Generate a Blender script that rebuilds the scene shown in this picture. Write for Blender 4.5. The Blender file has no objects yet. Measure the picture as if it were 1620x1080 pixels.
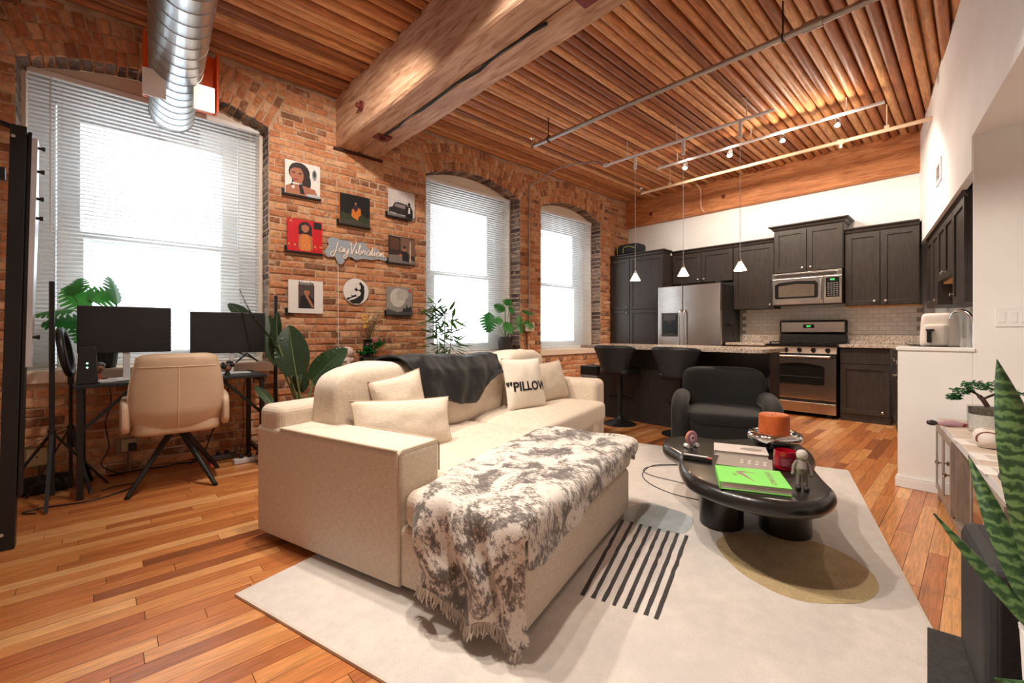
import bpy, bmesh, math, random
from mathutils import Vector, Matrix, noise
random.seed(11)
S = bpy.context.scene
COL = S.collection
PI = math.pi
# ------------------------------------------------------------------ camera
cam = bpy.data.cameras.new('camera'); camo = bpy.data.objects.new('camera', cam); COL.objects.link(camo)
cam.sensor_width = 36; cam.lens = 690 / 1620 * 36; cam.shift_y = -16 / 1620; cam.clip_start = .05
ANG = math.atan(740 / 690)
camo.location = (0, 0, 1.08); camo.rotation_euler = (PI / 2, 0, ANG - PI / 2)
S.camera = camo
# ------------------------------------------------------------------ world, lights, exposure
S.view_settings.view_transform = 'Standard'; S.view_settings.look = 'None'
S.view_settings.gamma = 1; S.view_settings.use_curve_mapping = False
S.view_settings.exposure = 0.36
W = bpy.data.worlds.new('sky'); S.world = W; W.use_nodes = True
W.node_tree.nodes['Background'].inputs[0].default_value = (.93, .97, 1, 1)
W.node_tree.nodes['Background'].inputs[1].default_value = 3.6
def lamp(name, kind, loc, power, col, size=.1, aim=None, **k):
    l = bpy.data.lights.new(name, kind); l.energy = power; l.color = col
    if kind == 'AREA': l.shape = 'RECTANGLE'; l.size = size; l.size_y = k.get('sy', size)
    else: l.shadow_soft_size = size
    if kind == 'SPOT': l.spot_size = math.radians(k.get('cone', 80)); l.spot_blend = k.get('blend', .5)
    o = bpy.data.objects.new(name, l); COL.objects.link(o); o.location = loc
    if aim: o.rotation_euler = (Vector(aim) - Vector(loc)).to_track_quat('-Z', 'Y').to_euler()
    return o
WARM = (1, .87, .73); WARM2 = (1, .90, .78)
# daylight is the overcast sky itself, through the three windows; the other lamps sit in their own builders
# the living room's ceiling track just above the top of the frame (its glow on the boards and its shadows on the rug show)
for p, t, e, c in (((.95, 2.75, 3.32), (1.6, 1.5, 0), 170, 105), ((.95, 2.0, 3.32), (2.3, .9, 0), 150, 105), ((.95, 1.2, 3.32), (2.6, .6, 0), 150, 105),
                   ((.95, 2.4, 3.32), (1.75, 4.5, 1.3), 150, 100), ((.95, 1.6, 3.32), (-.2, 1.8, 0), 60, 110)):
    lamp('living_room_track_offscreen', 'SPOT', p, e, WARM2, .05, t, cone=c, blend=.7)
# ------------------------------------------------------------------ materials
def nd(nt, t, **k):
    n = nt.nodes.new(t)
    for a, v in k.items(): setattr(n, a, v)
    return n
def newmat(name):
    m = bpy.data.materials.new(name); m.use_nodes = True
    return m, m.node_tree, m.node_tree.nodes['Principled BSDF']
def C4(c): return (c[0], c[1], c[2], 1)
def rgb(r, g, b):
    f = lambda v: (v / 255 / 12.92) if v / 255 <= .04045 else ((v / 255 + .055) / 1.055) ** 2.4
    return (f(r), f(g), f(b))
def ramp(nt, fac, stops):
    r = nd(nt, 'ShaderNodeValToRGB'); e = r.color_ramp.elements
    while len(e) < len(stops): e.new(.5)
    for el, (p, c) in zip(e, stops): el.position = p; el.color = C4(c)
    nt.links.new(fac, r.inputs[0]); return r.outputs[0]
def coords(nt, kind='Object', scale=(1, 1, 1), off=None):
    if kind == 'World':
        g = nd(nt, 'ShaderNodeNewGeometry'); o = g.outputs['Position']
    else:
        g = nd(nt, 'ShaderNodeTexCoord'); o = g.outputs[kind]
    if off is not None:
        a = nd(nt, 'ShaderNodeVectorMath', operation='ADD'); nt.links.new(o, a.inputs[0])
        m = nd(nt, 'ShaderNodeVectorMath', operation='SCALE'); m.inputs[0].default_value = (13.1, 7.7, 5.3)
        nt.links.new(off, m.inputs['Scale']); nt.links.new(m.outputs[0], a.inputs[1]); o = a.outputs[0]
    mp = nd(nt, 'ShaderNodeMapping'); mp.inputs['Scale'].default_value = scale
    nt.links.new(o, mp.inputs[0]); return mp.outputs[0]
def noi(nt, vec, scale, detail=3, rough=.5, dist=0):
    n = nd(nt, 'ShaderNodeTexNoise'); n.inputs['Scale'].default_value = scale; n.inputs['Detail'].default_value = detail
    n.inputs['Roughness'].default_value = rough; n.inputs['Distortion'].default_value = dist
    nt.links.new(vec, n.inputs['Vector']); return n.outputs['Fac']
def mixc(nt, fac, a, b, mode='MIX'):
    m = nd(nt, 'ShaderNodeMix', data_type='RGBA', blend_type=mode)
    if isinstance(fac, (int, float)): m.inputs[0].default_value = fac
    else: nt.links.new(fac, m.inputs[0])
    for v, i in ((a, 6), (b, 7)):
        if isinstance(v, tuple): m.inputs[i].default_value = C4(v)
        else: nt.links.new(v, m.inputs[i])
    return m.outputs[2]
def bump(nt, bs, h, strength=.3, dist=.01):
    b = nd(nt, 'ShaderNodeBump'); b.inputs['Strength'].default_value = strength; b.inputs['Distance'].default_value = dist
    nt.links.new(h, b.inputs['Height']); nt.links.new(b.outputs[0], bs.inputs['Normal'])
def mathn(nt, op, a, b=0.):
    m = nd(nt, 'ShaderNodeMath', operation=op)
    for v, i in ((a, 0), (b, 1)):
        if isinstance(v, (int, float)): m.inputs[i].default_value = v
        else: nt.links.new(v, m.inputs[i])
    return m.outputs[0]
MATS = {}
def M(name, col, rough=.5, metal=0, var=.12, scale=6, bmp=0, bscale=80, coat=0, emit=None, es=0, trans=0, ior=1.45, sheen=0, spec=.5):
    if name in MATS: return MATS[name]
    m, nt, b = newmat(name)
    b.inputs['Roughness'].default_value = rough; b.inputs['Metallic'].default_value = metal
    b.inputs['Coat Weight'].default_value = coat; b.inputs['Transmission Weight'].default_value = trans; b.inputs['IOR'].default_value = ior
    b.inputs['Sheen Weight'].default_value = sheen; b.inputs['Specular IOR Level'].default_value = spec
    v = coords(nt)
    if var:
        n = noi(nt, v, scale, 4)
        lo = tuple(c * (1 - var) for c in col); hi = tuple(min(1, c * (1 + var)) for c in col)
        nt.links.new(ramp(nt, n, [(.3, lo), (.7, hi)]), b.inputs['Base Color'])
    else: b.inputs['Base Color'].default_value = C4(col)
    if bmp: bump(nt, b, noi(nt, v, bscale, 3), bmp, .004)
    if emit: b.inputs['Emission Color'].default_value = C4(emit); b.inputs['Emission Strength'].default_value = es
    MATS[name] = m; return m
def rndsrc(nt, src):
    if src == 'obj': return nd(nt, 'ShaderNodeObjectInfo').outputs['Random']
    return nd(nt, 'ShaderNodeAttribute', attribute_name='rnd').outputs['Fac']
def piece_mat(name, src, stops, grain=None, gscale=30, gamt=.25, rough=.6, bmp=.3, spots=None, spec=.5, lo=.35, hi=.65, dist=.004):
    """material of bricks, planks, boards: a tone for each piece plus grain that does not run on from piece to piece"""
    m, nt, b = newmat(name); r = rndsrc(nt, src)
    base = ramp(nt, r, stops)
    v = coords(nt, 'World', grain or (1, 1, 1), off=r)
    g = noi(nt, v, gscale, 5, .6, .6)
    gr = ramp(nt, g, [(lo, (1 - gamt,) * 3), (hi, (1 + gamt * .6,) * 3)])
    c = mixc(nt, 1.0, base, gr, 'MULTIPLY')
    if spots:
        v2 = coords(nt, 'World', (1, 1, 1), off=r)
        s = noi(nt, v2, spots[0], 4, .7); f = ramp(nt, s, [(spots[2], (0, 0, 0)), (spots[2] + .12, (1, 1, 1))])
        c = mixc(nt, f, c, spots[1])
    nt.links.new(c, b.inputs['Base Color']); b.inputs['Roughness'].default_value = rough; b.inputs['Specular IOR Level'].default_value = spec
    bump(nt, b, g, bmp, dist); return m
# ------------------------------------------------------------------ mesh helpers
class B:
    def __init__(s): s.v = []; s.f = []; s.m = []; s.cur = 0
    def add(s, vs, fs):
        o = len(s.v); s.v += [tuple(v) for v in vs]
        for f in fs: s.f.append([i + o for i in f]); s.m.append(s.cur)
        return s
    def mat(s, i): s.cur = i; return s
    def box(s, c, d, rz=0, R=None):
        x, y, z = d[0] / 2, d[1] / 2, d[2] / 2
        vs = [Vector(p) for p in ((-x, -y, -z), (x, -y, -z), (x, y, -z), (-x, y, -z), (-x, -y, z), (x, -y, z), (x, y, z), (-x, y, z))]
        if rz: R = Matrix.Rotation(rz, 3, 'Z')
        if R: vs = [R @ v for v in vs]
        c = Vector(c)
        return s.add([v + c for v in vs], [(3, 2, 1, 0), (4, 5, 6, 7), (0, 1, 5, 4), (1, 2, 6, 5), (2, 3, 7, 6), (3, 0, 4, 7)])
    def bb(s, x0, x1, y0, y1, z0, z1): return s.box(((x0 + x1) / 2, (y0 + y1) / 2, (z0 + z1) / 2), (abs(x1 - x0), abs(y1 - y0), abs(z1 - z0)))
    def bar(s, p, q, w, h=None, up=(0, 0, 1)):
        p, q = Vector(p), Vector(q); d = q - p; L = d.length; d = d.normalized(); up = Vector(up)
        if abs(d.dot(up)) > .99: up = Vector((1, 0, 0))
        sd = d.cross(up).normalized(); u2 = sd.cross(d)
        R = Matrix((sd, d, u2)).transposed()
        return s.box((p + q) / 2, (w, L, h or w), R=R)
    def rings(s, rs, cap=True, closed=False):
        n = len(rs[0]); vs = [p for r in rs for p in r]; fs = []
        m = len(rs)
        for i in range(m if closed else m - 1):
            a, b2 = i * n, ((i + 1) % m) * n
            for j in range(n): k = (j + 1) % n; fs.append((a + j, a + k, b2 + k, b2 + j))
        if cap and not closed: fs.append(tuple(range(n))[::-1]); fs.append(tuple(range((m - 1) * n, m * n)))
        return s.add(vs, fs)
    def tube(s, pts, r, n=8, closed=False, cap=True):
        pts = [Vector(p) for p in pts]; m = len(pts); rs = []; prev = None
        for i, p in enumerate(pts):
            if closed: t = pts[(i + 1) % m] - pts[i - 1]
            else: t = pts[min(i + 1, m - 1)] - pts[max(i - 1, 0)]
            t = t.normalized() if t.length > 1e-9 else Vector((0, 0, 1))
            if prev is None:
                a = Vector((0, 0, 1)) if abs(t.z) < .9 else Vector((1, 0, 0))
                x = t.cross(a).normalized()
            else: x = (prev - t * prev.dot(t)).normalized()
            prev = x; y = t.cross(x); rr = r[i] if isinstance(r, (list, tuple)) else r
            rs.append([p + (x * math.cos(2 * PI * k / n) + y * math.sin(2 * PI * k / n)) * rr for k in range(n)])
        return s.rings(rs, cap, closed)
    def cyl(s, p, q, r, r2=None, n=20): return s.tube([p, q], [r, r if r2 is None else r2], n)
    def lathe(s, prof, c=(0, 0, 0), n=28, sx=1, sy=1):
        return s.rings([[(c[0] + r * math.cos(2 * PI * k / n) * sx, c[1] + r * math.sin(2 * PI * k / n) * sy, c[2] + z) for k in range(n)] for r, z in prof], True)
    def prism(s, pl, z0, z1):
        n = len(pl); vs = [(x, y, z0) for x, y in pl] + [(x, y, z1) for x, y in pl]
        return s.add(vs, [tuple(range(n))[::-1], tuple(range(n, 2 * n))] + [(i, (i + 1) % n, n + (i + 1) % n, n + i) for i in range(n)])
    def grid(s, fn, nu, nv, cu=False, cv=False):
        vs = [fn(i / (nu if cu else nu - 1), j / (nv if cv else nv - 1)) for j in range(nv) for i in range(nu)]
        fs = [(j * nu + i, j * nu + (i + 1) % nu, ((j + 1) % nv) * nu + (i + 1) % nu, ((j + 1) % nv) * nu + i)
              for j in range(nv if cv else nv - 1) for i in range(nu if cu else nu - 1)]
        return s.add(vs, fs)
    def sup(s, c, d, e1=.3, e2=.3, n=28, m=16, fn=None):
        """soft box (superellipsoid)"""
        pw = lambda a, e: math.copysign(abs(a) ** e, a)
        def q(u, v):
            t = 2 * PI * u; f = -PI / 2 + PI * min(max(v, .012), .988)
            p = Vector((d[0] / 2 * pw(math.cos(f), e1) * pw(math.cos(t), e2), d[1] / 2 * pw(math.cos(f), e1) * pw(math.sin(t), e2), d[2] / 2 * pw(math.sin(f), e1)))
            if fn: p = fn(p)
            return p + Vector(c)
        k = len(s.v); s.grid(q, n, m, cu=True)
        s.f.append([k + i for i in range(n)][::-1]); s.m.append(s.cur); s.f.append([k + (m - 1) * n + i for i in range(n)]); s.m.append(s.cur); return s
    def xf(s, Mx, start=0):
        for i in range(start, len(s.v)): s.v[i] = tuple(Mx @ Vector(s.v[i]))
        return s
    def mesh(s, name, mats, smooth=True, rnd=None):
        me = bpy.data.meshes.new(name); me.from_pydata(s.v, [], s.f)
        bm = bmesh.new(); bm.from_mesh(me); bmesh.ops.recalc_face_normals(bm, faces=bm.faces); bm.to_mesh(me); bm.free()
        for m in (mats if isinstance(mats, (list, tuple)) else [mats]): me.materials.append(m)
        me.polygons.foreach_set('material_index', s.m)
        if smooth:
            me.polygons.foreach_set('use_smooth', [True] * len(me.polygons)); me.set_sharp_from_angle(angle=math.radians(38))
        if rnd is not None:
            a = me.attributes.new('rnd', 'FLOAT', 'FACE'); a.data.foreach_set('value', rnd)
        me.update(); return me
    def obj(s, name, mats, parent=None, smooth=True, bev=0, seg=2, sub=0, rnd=None, loc=None, solid=0):
        o = bpy.data.objects.new(name, s.mesh(name, mats, smooth, rnd)); COL.objects.link(o)
        if parent: o.parent = parent
        if loc: o.location = loc
        if solid: md = o.modifiers.new('s', 'SOLIDIFY'); md.thickness = solid; md.offset = 0
        if bev: md = o.modifiers.new('b', 'BEVEL'); md.width = bev; md.segments = seg; md.limit_method = 'ANGLE'; md.angle_limit = math.radians(50)
        if sub: md = o.modifiers.new('u', 'SUBSURF'); md.levels = sub; md.render_levels = sub
        return o
def place(name, me, parent=None, loc=(0, 0, 0), rot=(0, 0, 0), scale=(1, 1, 1)):
    o = bpy.data.objects.new(name, me); COL.objects.link(o); o.parent = parent; o.location = loc; o.rotation_euler = rot; o.scale = scale; return o
def tag(o, label, cat, group=None):
    o['label'] = label; o['category'] = cat
    if group: o['group'] = group
    return o
def thing(name, label, cat, loc=(0, 0, 0), rz=0, group=None):
    o = bpy.data.objects.new(name, None); COL.objects.link(o); o.location = loc; o.rotation_euler = (0, 0, rz); o.empty_display_size = .1
    return tag(o, label, cat, group)
def struct(o, label=None):
    o['kind'] = 'structure'
    if label: o['label'] = label
    return o
def root(name, label=None):
    o = bpy.data.objects.new(name, None); COL.objects.link(o); return struct(o, label)
def cat(pts, n=6, closed=False):
    """Catmull-Rom through points"""
    P = [Vector(p) for p in pts]; out = []; m = len(P)
    for i in range(m if closed else m - 1):
        g = (lambda k: P[k % m]) if closed else (lambda k: P[min(max(k, 0), m - 1)])
        a, b, c, d = g(i - 1), g(i), g(i + 1), g(i + 2)
        for k in range(n):
            t = k / n; out.append(.5 * ((2 * b) + (c - a) * t + (2 * a - 5 * b + 4 * c - d) * t * t + (3 * b - a - 3 * c + d) * t ** 3))
    if not closed: out.append(P[-1])
    return out
def text_b(body, size, ext=.001, shear=0, align='CENTER', b=None, fn=None, space=1, bold=0):
    cu = bpy.data.curves.new('t', 'FONT'); cu.body = body; cu.size = size; cu.extrude = ext; cu.shear = shear; cu.align_x = align; cu.align_y = 'CENTER'
    cu.space_character = space; cu.resolution_u = 3; cu.offset = bold
    o = bpy.data.objects.new('t', cu); COL.objects.link(o)
    dg = bpy.context.evaluated_depsgraph_get(); me = bpy.data.meshes.new_from_object(o.evaluated_get(dg))
    b = b or B(); vs = [v.co.copy() for v in me.vertices]
    b.add([fn(v) for v in vs] if fn else vs, [tuple(p.vertices) for p in me.polygons])
    bpy.data.objects.remove(o); bpy.data.curves.remove(cu); bpy.data.meshes.remove(me); return b
def nz(p, s=1): return noise.noise(Vector(p) * s)
def leafmesh(b, base, tip, w, bend=.1, n=10, side=None, shape=None, fold=.15, curl=0):
    """a leaf blade from base to tip; bend lifts the middle, fold makes the V of the midrib"""
    base, tip = Vector(base), Vector(tip); d = tip - base; L = d.length; t = d.normalized()
    sd = Vector(side) if side else t.cross(Vector((0, 0, 1)))
    if sd.length < .05: sd = t.cross(Vector((1, 0, 0)))
    sd = (sd - t * sd.dot(t)).normalized(); up = sd.cross(t)
    shape = shape or (lambda k: math.sin(PI * k ** .8) ** .8 if 0 < k < 1 else 0)
    vs = []; fs = []
    for i in range(n + 1):
        k = i / n; c = base + d * k + up * (bend * L * math.sin(PI * k)) - Vector((0, 0, curl * L * k * k)); hw = w / 2 * max(shape(k), .02)
        for q in (-1, -.5, 0, .5, 1): vs.append(c + sd * hw * q + up * (abs(q) * hw * fold))
    for i in range(n):
        for j in range(4): a = i * 5 + j; fs.append((a, a + 1, a + 6, a + 5))
    return b.add(vs, fs)
# ================================================================== SETTING
f_, H_ = 690., 524.
FW = (math.cos(ANG), math.sin(ANG)); RT = (math.sin(ANG), -math.cos(ANG))
def pj(x, y, z):
    w = x * FW[0] + y * FW[1]
    if w < .2: return (-1e4, -1e4, w)
    return (810 + f_ * (x * RT[0] + y * RT[1]) / w, H_ - f_ * (z - 1.08) / w, w)
def seen(x, y, z, m=0):
    u, v, w = pj(x, y, z); return w > .2 and -m < u < 1620 + m and -m < v < 1080 + m
ZC = 3.45                     # underside of the ceiling boards
WY = 4.5                      # face of the brick wall
KX = 7.2                      # face of the kitchen wall
TA = .1494; AA = math.atan(TA)
def LW(x): return .03 + (x - 4.06) * TA      # line of the slanting right wall
CR, SR = math.cos(math.radians(16)), math.sin(math.radians(16))
def SF(u, w, z=0): return (1.03 + u * CR - w * SR, 1.04 + u * SR + w * CR, z)   # sofa frame: u along it, w towards the brick wall
white = M('white_paint', rgb(242, 240, 237), .75, var=.03, scale=3, bmp=.08, bscale=160)
cream = M('cream_paint', rgb(232, 214, 196), .7, var=.04, scale=3, bmp=.08, bscale=120)
trimw = M('trim_white', rgb(240, 238, 236), .45, var=.03)
sashw = M('sash_white', rgb(226, 232, 236), .4, var=.03)
black = M('black_metal', rgb(28, 27, 28), .42, var=.1)
steel = M('brushed_steel', rgb(200, 196, 190), .28, 1, var=.06, scale=3)
chrome = M('chrome', rgb(222, 222, 222), .08, 1, var=0)
nickel = M('nickel', rgb(205, 198, 190), .22, 1, var=0)
def glassmat(name, tint=(1, 1, 1), refl=.12, tr=1):
    m, nt, b = newmat(name); out = nt.nodes['Material Output']
    t = nd(nt, 'ShaderNodeBsdfTransparent'); t.inputs[0].default_value = C4(tuple(c * tr for c in tint))
    g = nd(nt, 'ShaderNodeBsdfGlossy'); g.inputs['Roughness'].default_value = .03
    lw = nd(nt, 'ShaderNodeLayerWeight'); lw.inputs[0].default_value = .5; fac = mathn(nt, 'ADD', mathn(nt, 'MULTIPLY', mathn(nt, 'POWER', lw.outputs['Facing'], 5.), .85), .04)
    mx = nd(nt, 'ShaderNodeMixShader'); nt.links.new(fac, mx.inputs[0]); nt.links.new(t.outputs[0], mx.inputs[1]); nt.links.new(g.outputs[0], mx.inputs[2])
    nt.links.new(mx.outputs[0], out.inputs[0]); return m
pane_m = glassmat('window_glass', (.97, .99, 1))
clear_m = glassmat('clear_glass', (.93, .95, .95))
# ---- floor
FLOOR_STOPS = [(0, rgb(134, 74, 40)), (.1, rgb(172, 100, 54)), (.4, rgb(194, 120, 66)), (.75, rgb(208, 140, 82)), (1, rgb(226, 168, 112))]
def floor_mat(n, src):
    m = piece_mat(n, src, FLOOR_STOPS, grain=(1, 16, 1), gscale=7, gamt=.40, rough=.3, bmp=.04, lo=.3, hi=.7)
    b = m.node_tree.nodes['Principled BSDF']; b.inputs['Coat Weight'].default_value = .25; b.inputs['Coat Roughness'].default_value = .18; return m
fm_o, fm_a = floor_mat('floor_oak', 'obj'), floor_mat('floor_oak_far', 'attr')
flo = struct(B().bb(-1.4, 7.35, -1.7, 5.0, -.08, -.013).obj('floor', M('subfloor', rgb(128, 92, 62), .9)), 'glossy warm oak strip floor')
plank_me = B().bb(-.5, .5, -.5, .5, -1, 0).mesh('plank', fm_o, False)
planks = []; PW = .07; y = -1.65; rr = random.Random(3)
while y < WY + .02:
    x = -1.4 - rr.random()
    while x < KX:
        L = rr.uniform(.35, 1.25); a, b = max(x, -1.4), min(x + L, KX)
        if b - a > .03: planks.append((a, b, y, rr.random()))
        x += L
    y += PW
def rugcover(x, y):                      # under the rug: not seen
    dx, dy = x - 1.03, y - 1.04; u = dx * CR + dy * SR; w = -dx * SR + dy * CR
    return -.02 < u < 3.05 and -.9 < w < 1.1 or (0 < u < 2.8 and .6 < w < 1.6)
sc = []
for i, (a, b, y, r) in enumerate(planks):
    s_ = 0
    for k in range(5):
        xx = a + (b - a) * (k + .5) / 5
        u, v, w = pj(xx, y + PW / 2, 0)
        if w > .2 and 0 < u < 1620 and 0 < v < 1080 and not rugcover(xx, y) and xx < 6.5: s_ += (b - a) / 5 / w ** 3
    sc.append((s_, i))
top = set(i for s_, i in sorted(sc, reverse=True)[:298] if s_ > 0)
far = B(); fr_ = []
for i, (a, b, y, r) in enumerate(planks):
    if i in top: place('plank', plank_me, flo, ((a + b) / 2, y + PW / 2, -.0005 * r), (0, 0, 0), (b - a - .0022, PW - .0016, .0125))
    else: far.bb(a + .001, b - .001, y + .001, y + PW - .001, -.0125, -.0005 * r); fr_ += [r] * 6
fo = far.obj('planks_rest', fm_a, flo, False, rnd=fr_); fo['kind'] = 'stuff'
# ---- ceiling
cm_o = piece_mat('ceiling_pine', 'obj', [(0, rgb(146, 86, 46)), (.3, rgb(184, 114, 66)), (.6, rgb(204, 136, 82)), (1, rgb(224, 168, 116))],
                 grain=(1, 9, 9), gscale=6, gamt=.42, rough=.5, bmp=.3, spots=(2.2, rgb(96, 48, 22), .66), lo=.3, hi=.7)
cei = struct(B().bb(-1.4, 7.4, -1.7, 5.0, ZC + .075, ZC + .16).obj('ceiling', M('deck_plank', rgb(150, 100, 62), .9)), 'ceiling of warm brown rounded timber decking')
BP = .087
def board_me(n, L):
    b = B(); pr = [(-.48, 1), (-.47, .5), (-.43, .24), (-.30, .06), (-.1, 0), (.1, 0), (.30, .06), (.43, .24), (.47, .5), (.48, 1)]
    rs = []
    for k in range(9):
        x = L * k / 8; j = .03 * math.sin(k * 2.1) ; rs.append([(x, (p + j * .1) * (BP - .008), q * .08 + .003 * math.sin(k * 1.7)) for p, q in pr])
    return b.rings(rs).mesh(n, cm_o)
bm1, bm2 = board_me('ceiling_board', 3.1), board_me('ceiling_board_long', 4.96)
rr = random.Random(5); k = 0
y = WY - BP / 2
while y > -1.6:
    place('ceiling_board', bm1, cei, (-1.37, y, ZC + rr.uniform(-.016, .024)))
    if y > -.42:
        xe = 7.12 if y > .47 else min(7.12, (y + BP / 2 - .03) / TA + 4.06 + .05)
        if xe > 2.5: place('ceiling_board', bm2, cei, (2.16, y, ZC + rr.uniform(-.014, .018)), (0, 0, 0), ((xe - 2.16) / 4.96, 1, 1))
    y -= BP
# ---- timber beams
def beam_mat(name, a, b_, dark, axis):
    m, nt, bs = newmat(name); g = (9, 1, 9) if axis == 'Y' else (1, 9, 9)
    v = coords(nt, 'Object', g); n1 = noi(nt, v, 3.2, 6, .62, .8)
    c = ramp(nt, n1, [(.3, dark), (.48, a), (.7, b_)])
    n2 = noi(nt, coords(nt, 'Object', (1, .5, 1)), 2.5, 3); c = mixc(nt, ramp(nt, n2, [(.45, (0, 0, 0)), (.75, (.6, .6, .6))]), c, tuple(q * .62 for q in a))
    nt.links.new(c, bs.inputs['Base Color']); bs.inputs['Roughness'].default_value = .62; bump(nt, bs, n1, .55, .012); return m
beam_m = beam_mat('beam_timber', rgb(196, 150, 118), rgb(222, 188, 158), rgb(140, 96, 70), 'Y')
kbeam_m = beam_mat('kitchen_beam_timber', rgb(200, 126, 74), rgb(222, 156, 104), rgb(150, 84, 46), 'Y')
rust = M('rust_red_iron', rgb(120, 58, 50), .5, .3, var=.25, scale=30)
def timber(x0, x1, z0, z1, y0, y1, amp, seed, n=60):
    b = B(); rs = []
    for k in range(n + 1):
        yy = y0 + (y1 - y0) * k / n; ring = []
        e = .016
        for cx, cz, ex, ez in ((x0, z0, e, 0), (x1, z0, -e, 0), (x1, z0, 0, e), (x1, z1, 0, 0), (x0, z1, 0, 0), (x0, z0, 0, e)):
            q = 1 if cz == z0 else .6
            ring.append((cx + ex + amp * q * nz((yy * 1.7, cx * 5, seed + cz)), yy, cz + ez + amp * q * nz((yy * 2.3, cx * 7, seed + 9))))
        rs.append(ring)
    return b.rings(rs)
bt = thing('timber_beam', 'massive paired rough timber beam with a dark seam crossing the ceiling', 'beam', (1.96, WY, 2.96))
timber(-.23, -.004, 0, .52, -5.9, .06, .012, 1).obj('timber', beam_m, bt)
timber(.004, .23, .004, .52, -5.9, .06, .012, 7).obj('timber', beam_m, bt)
B().bb(-.26, .27, -.03, .08, -.022, -.002).obj('bearing_plate', M('bearing_iron', rgb(70, 36, 28), .7), bt)
B().tube([(-.005 + .012 * math.sin(k * 1.3), -.62 - k * .13, -.003 + .006 * math.sin(k * 2.2)) for k in range(17)], .011, 8).obj('cable', black, bt)
for yy in (-.56, -3.0):
    p = B().box((0, yy, -.008), (.15, .12, .014)).obj('bolt_plate', rust, bt, bev=.003)
    B().cyl((0, yy, -.014), (0, yy, -.04), .028, n=6).obj('nut', rust, p)
for yy in (-.62, -3.2):
    w = B().cyl((-.232, yy, .19), (-.25, yy, .19), .046).obj('washer', rust, bt)
    B().cyl((-.25, yy, .19), (-.285, yy, .19), .022, n=6).obj('bolt', rust, w)
kb = thing('wall_beam', 'heavy orange-brown timber beam on top of the kitchen wall', 'beam', (7.11, 2.4, 3.0))
timber(0, .2, 0, .50, -2.0, 2.16, .006, 21, 40).obj('timber', kbeam_m, kb)
for yy, zz in ((1.6, .17), (.35, .2)):
    B().lathe([(.001, -.004), (.028, -.003), (.036, .004), (.036, .01)], n=18).xf(Matrix.Translation((-.002, yy, zz)) @ Matrix.Rotation(PI / 2, 4, 'Y')).obj('bolt', rust, kb)
# ---- brick wall
WIN = [(-.45, 1.11), (2.80, 4.36), (4.80, 6.31)]
ZS, ZP, RISE = .72, 2.97, .165       # sill underside, springing, arch rise
def arc(x0, x1):
    h = (x1 - x0) / 2; R = (h * h + RISE * RISE) / (2 * RISE); return (x0 + x1) / 2, ZP + RISE - R, R, math.asin(h / R)
def arcz(x, x0, x1): cx, cz, R, a = arc(x0, x1); return cz + math.sqrt(max(R * R - (x - cx) ** 2, 0))
mortar = M('mortar', rgb(198, 166, 138), .95, var=.22, scale=9, bmp=.6, bscale=70)
wb = B(); Y0, Y1 = WY + .011, WY + .46
e = [-1.4] + [q for w in WIN for q in w] + [7.4]
for k in range(0, len(e), 2): wb.bb(e[k], e[k + 1], Y0, Y1, 0, ZC + .1)
for x0, x1 in WIN:
    wb.bb(x0, x1, Y0, Y1, 0, ZS)
    n = 16
    for k in range(n):
        a, b = x0 + (x1 - x0) * k / n, x0 + (x1 - x0) * (k + 1) / n; za, zb = arcz(a, x0, x1) + .012, arcz(b, x0, x1) + .012; t = ZC + .1
        wb.add([(a, Y0, za), (b, Y0, zb), (b, Y0, t), (a, Y0, t), (a, Y1, za), (b, Y1, zb), (b, Y1, t), (a, Y1, t)],
               [(0, 1, 2, 3), (7, 6, 5, 4), (0, 4, 5, 1), (2, 6, 7, 3)])
wall = struct(wb.obj('wall_left', mortar, None, False), 'old orange brick wall with three arched windows')
BST = [(0, rgb(132, 94, 72)), (.07, rgb(156, 106, 78)), (.2, rgb(190, 126, 88)), (.5, rgb(206, 140, 98)), (.78, rgb(214, 156, 114)), (1, rgb(224, 178, 138))]
def brick_mat(n, src, st=BST): return piece_mat(n, src, st, gscale=26, gamt=.26, rough=.88, bmp=.8, spots=(13, rgb(200, 168, 138), .55), spec=.25, dist=.008)
bk_o, bk_a = brick_mat('brick', 'obj'), brick_mat('brick_far', 'attr')
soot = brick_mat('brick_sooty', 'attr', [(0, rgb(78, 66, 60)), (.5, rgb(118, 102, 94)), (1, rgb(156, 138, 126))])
rb = random.Random(17)
def brick_verts(L, Hh, D, rg):
    j = lambda s: rg.uniform(-s, s) * 1.25
    a = [(-L / 2, -Hh / 2), (L / 2, -Hh / 2), (L / 2, Hh / 2), (-L / 2, Hh / 2)]
    vs = [(x, D, z) for x, z in a] + [(x + j(.003), .006 + j(.002), z + j(.003)) for x, z in a] + \
         [(x * (1 - .020 / L) + j(.003), j(.0035), z * (1 - .018 / Hh) + j(.003)) for x, z in a]
    fs = [(8, 9, 10, 11)] + [(r * 4 + k, r * 4 + (k + 1) % 4, r * 4 + 4 + (k + 1) % 4, r * 4 + 4 + k) for r in (0, 1) for k in range(4)]
    return vs, fs
BL, BH, BPZ, BPX = .198, .0545, .0675, .2085
variants = {}
def variant(kind, L):
    key = (kind, round(L, 2))
    if key not in variants:
        variants[key] = [B().add(*brick_verts(key[1], BH if kind != 'ring' else .104, .05 if kind != 'ring' else .2, rb)).mesh('brick', bk_o) for _ in range(3)]
    return rb.choice(variants[key])
bricks = []   # (x, z, length, kind, rot, dz)
zc = BPZ / 2; row = 0
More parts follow.
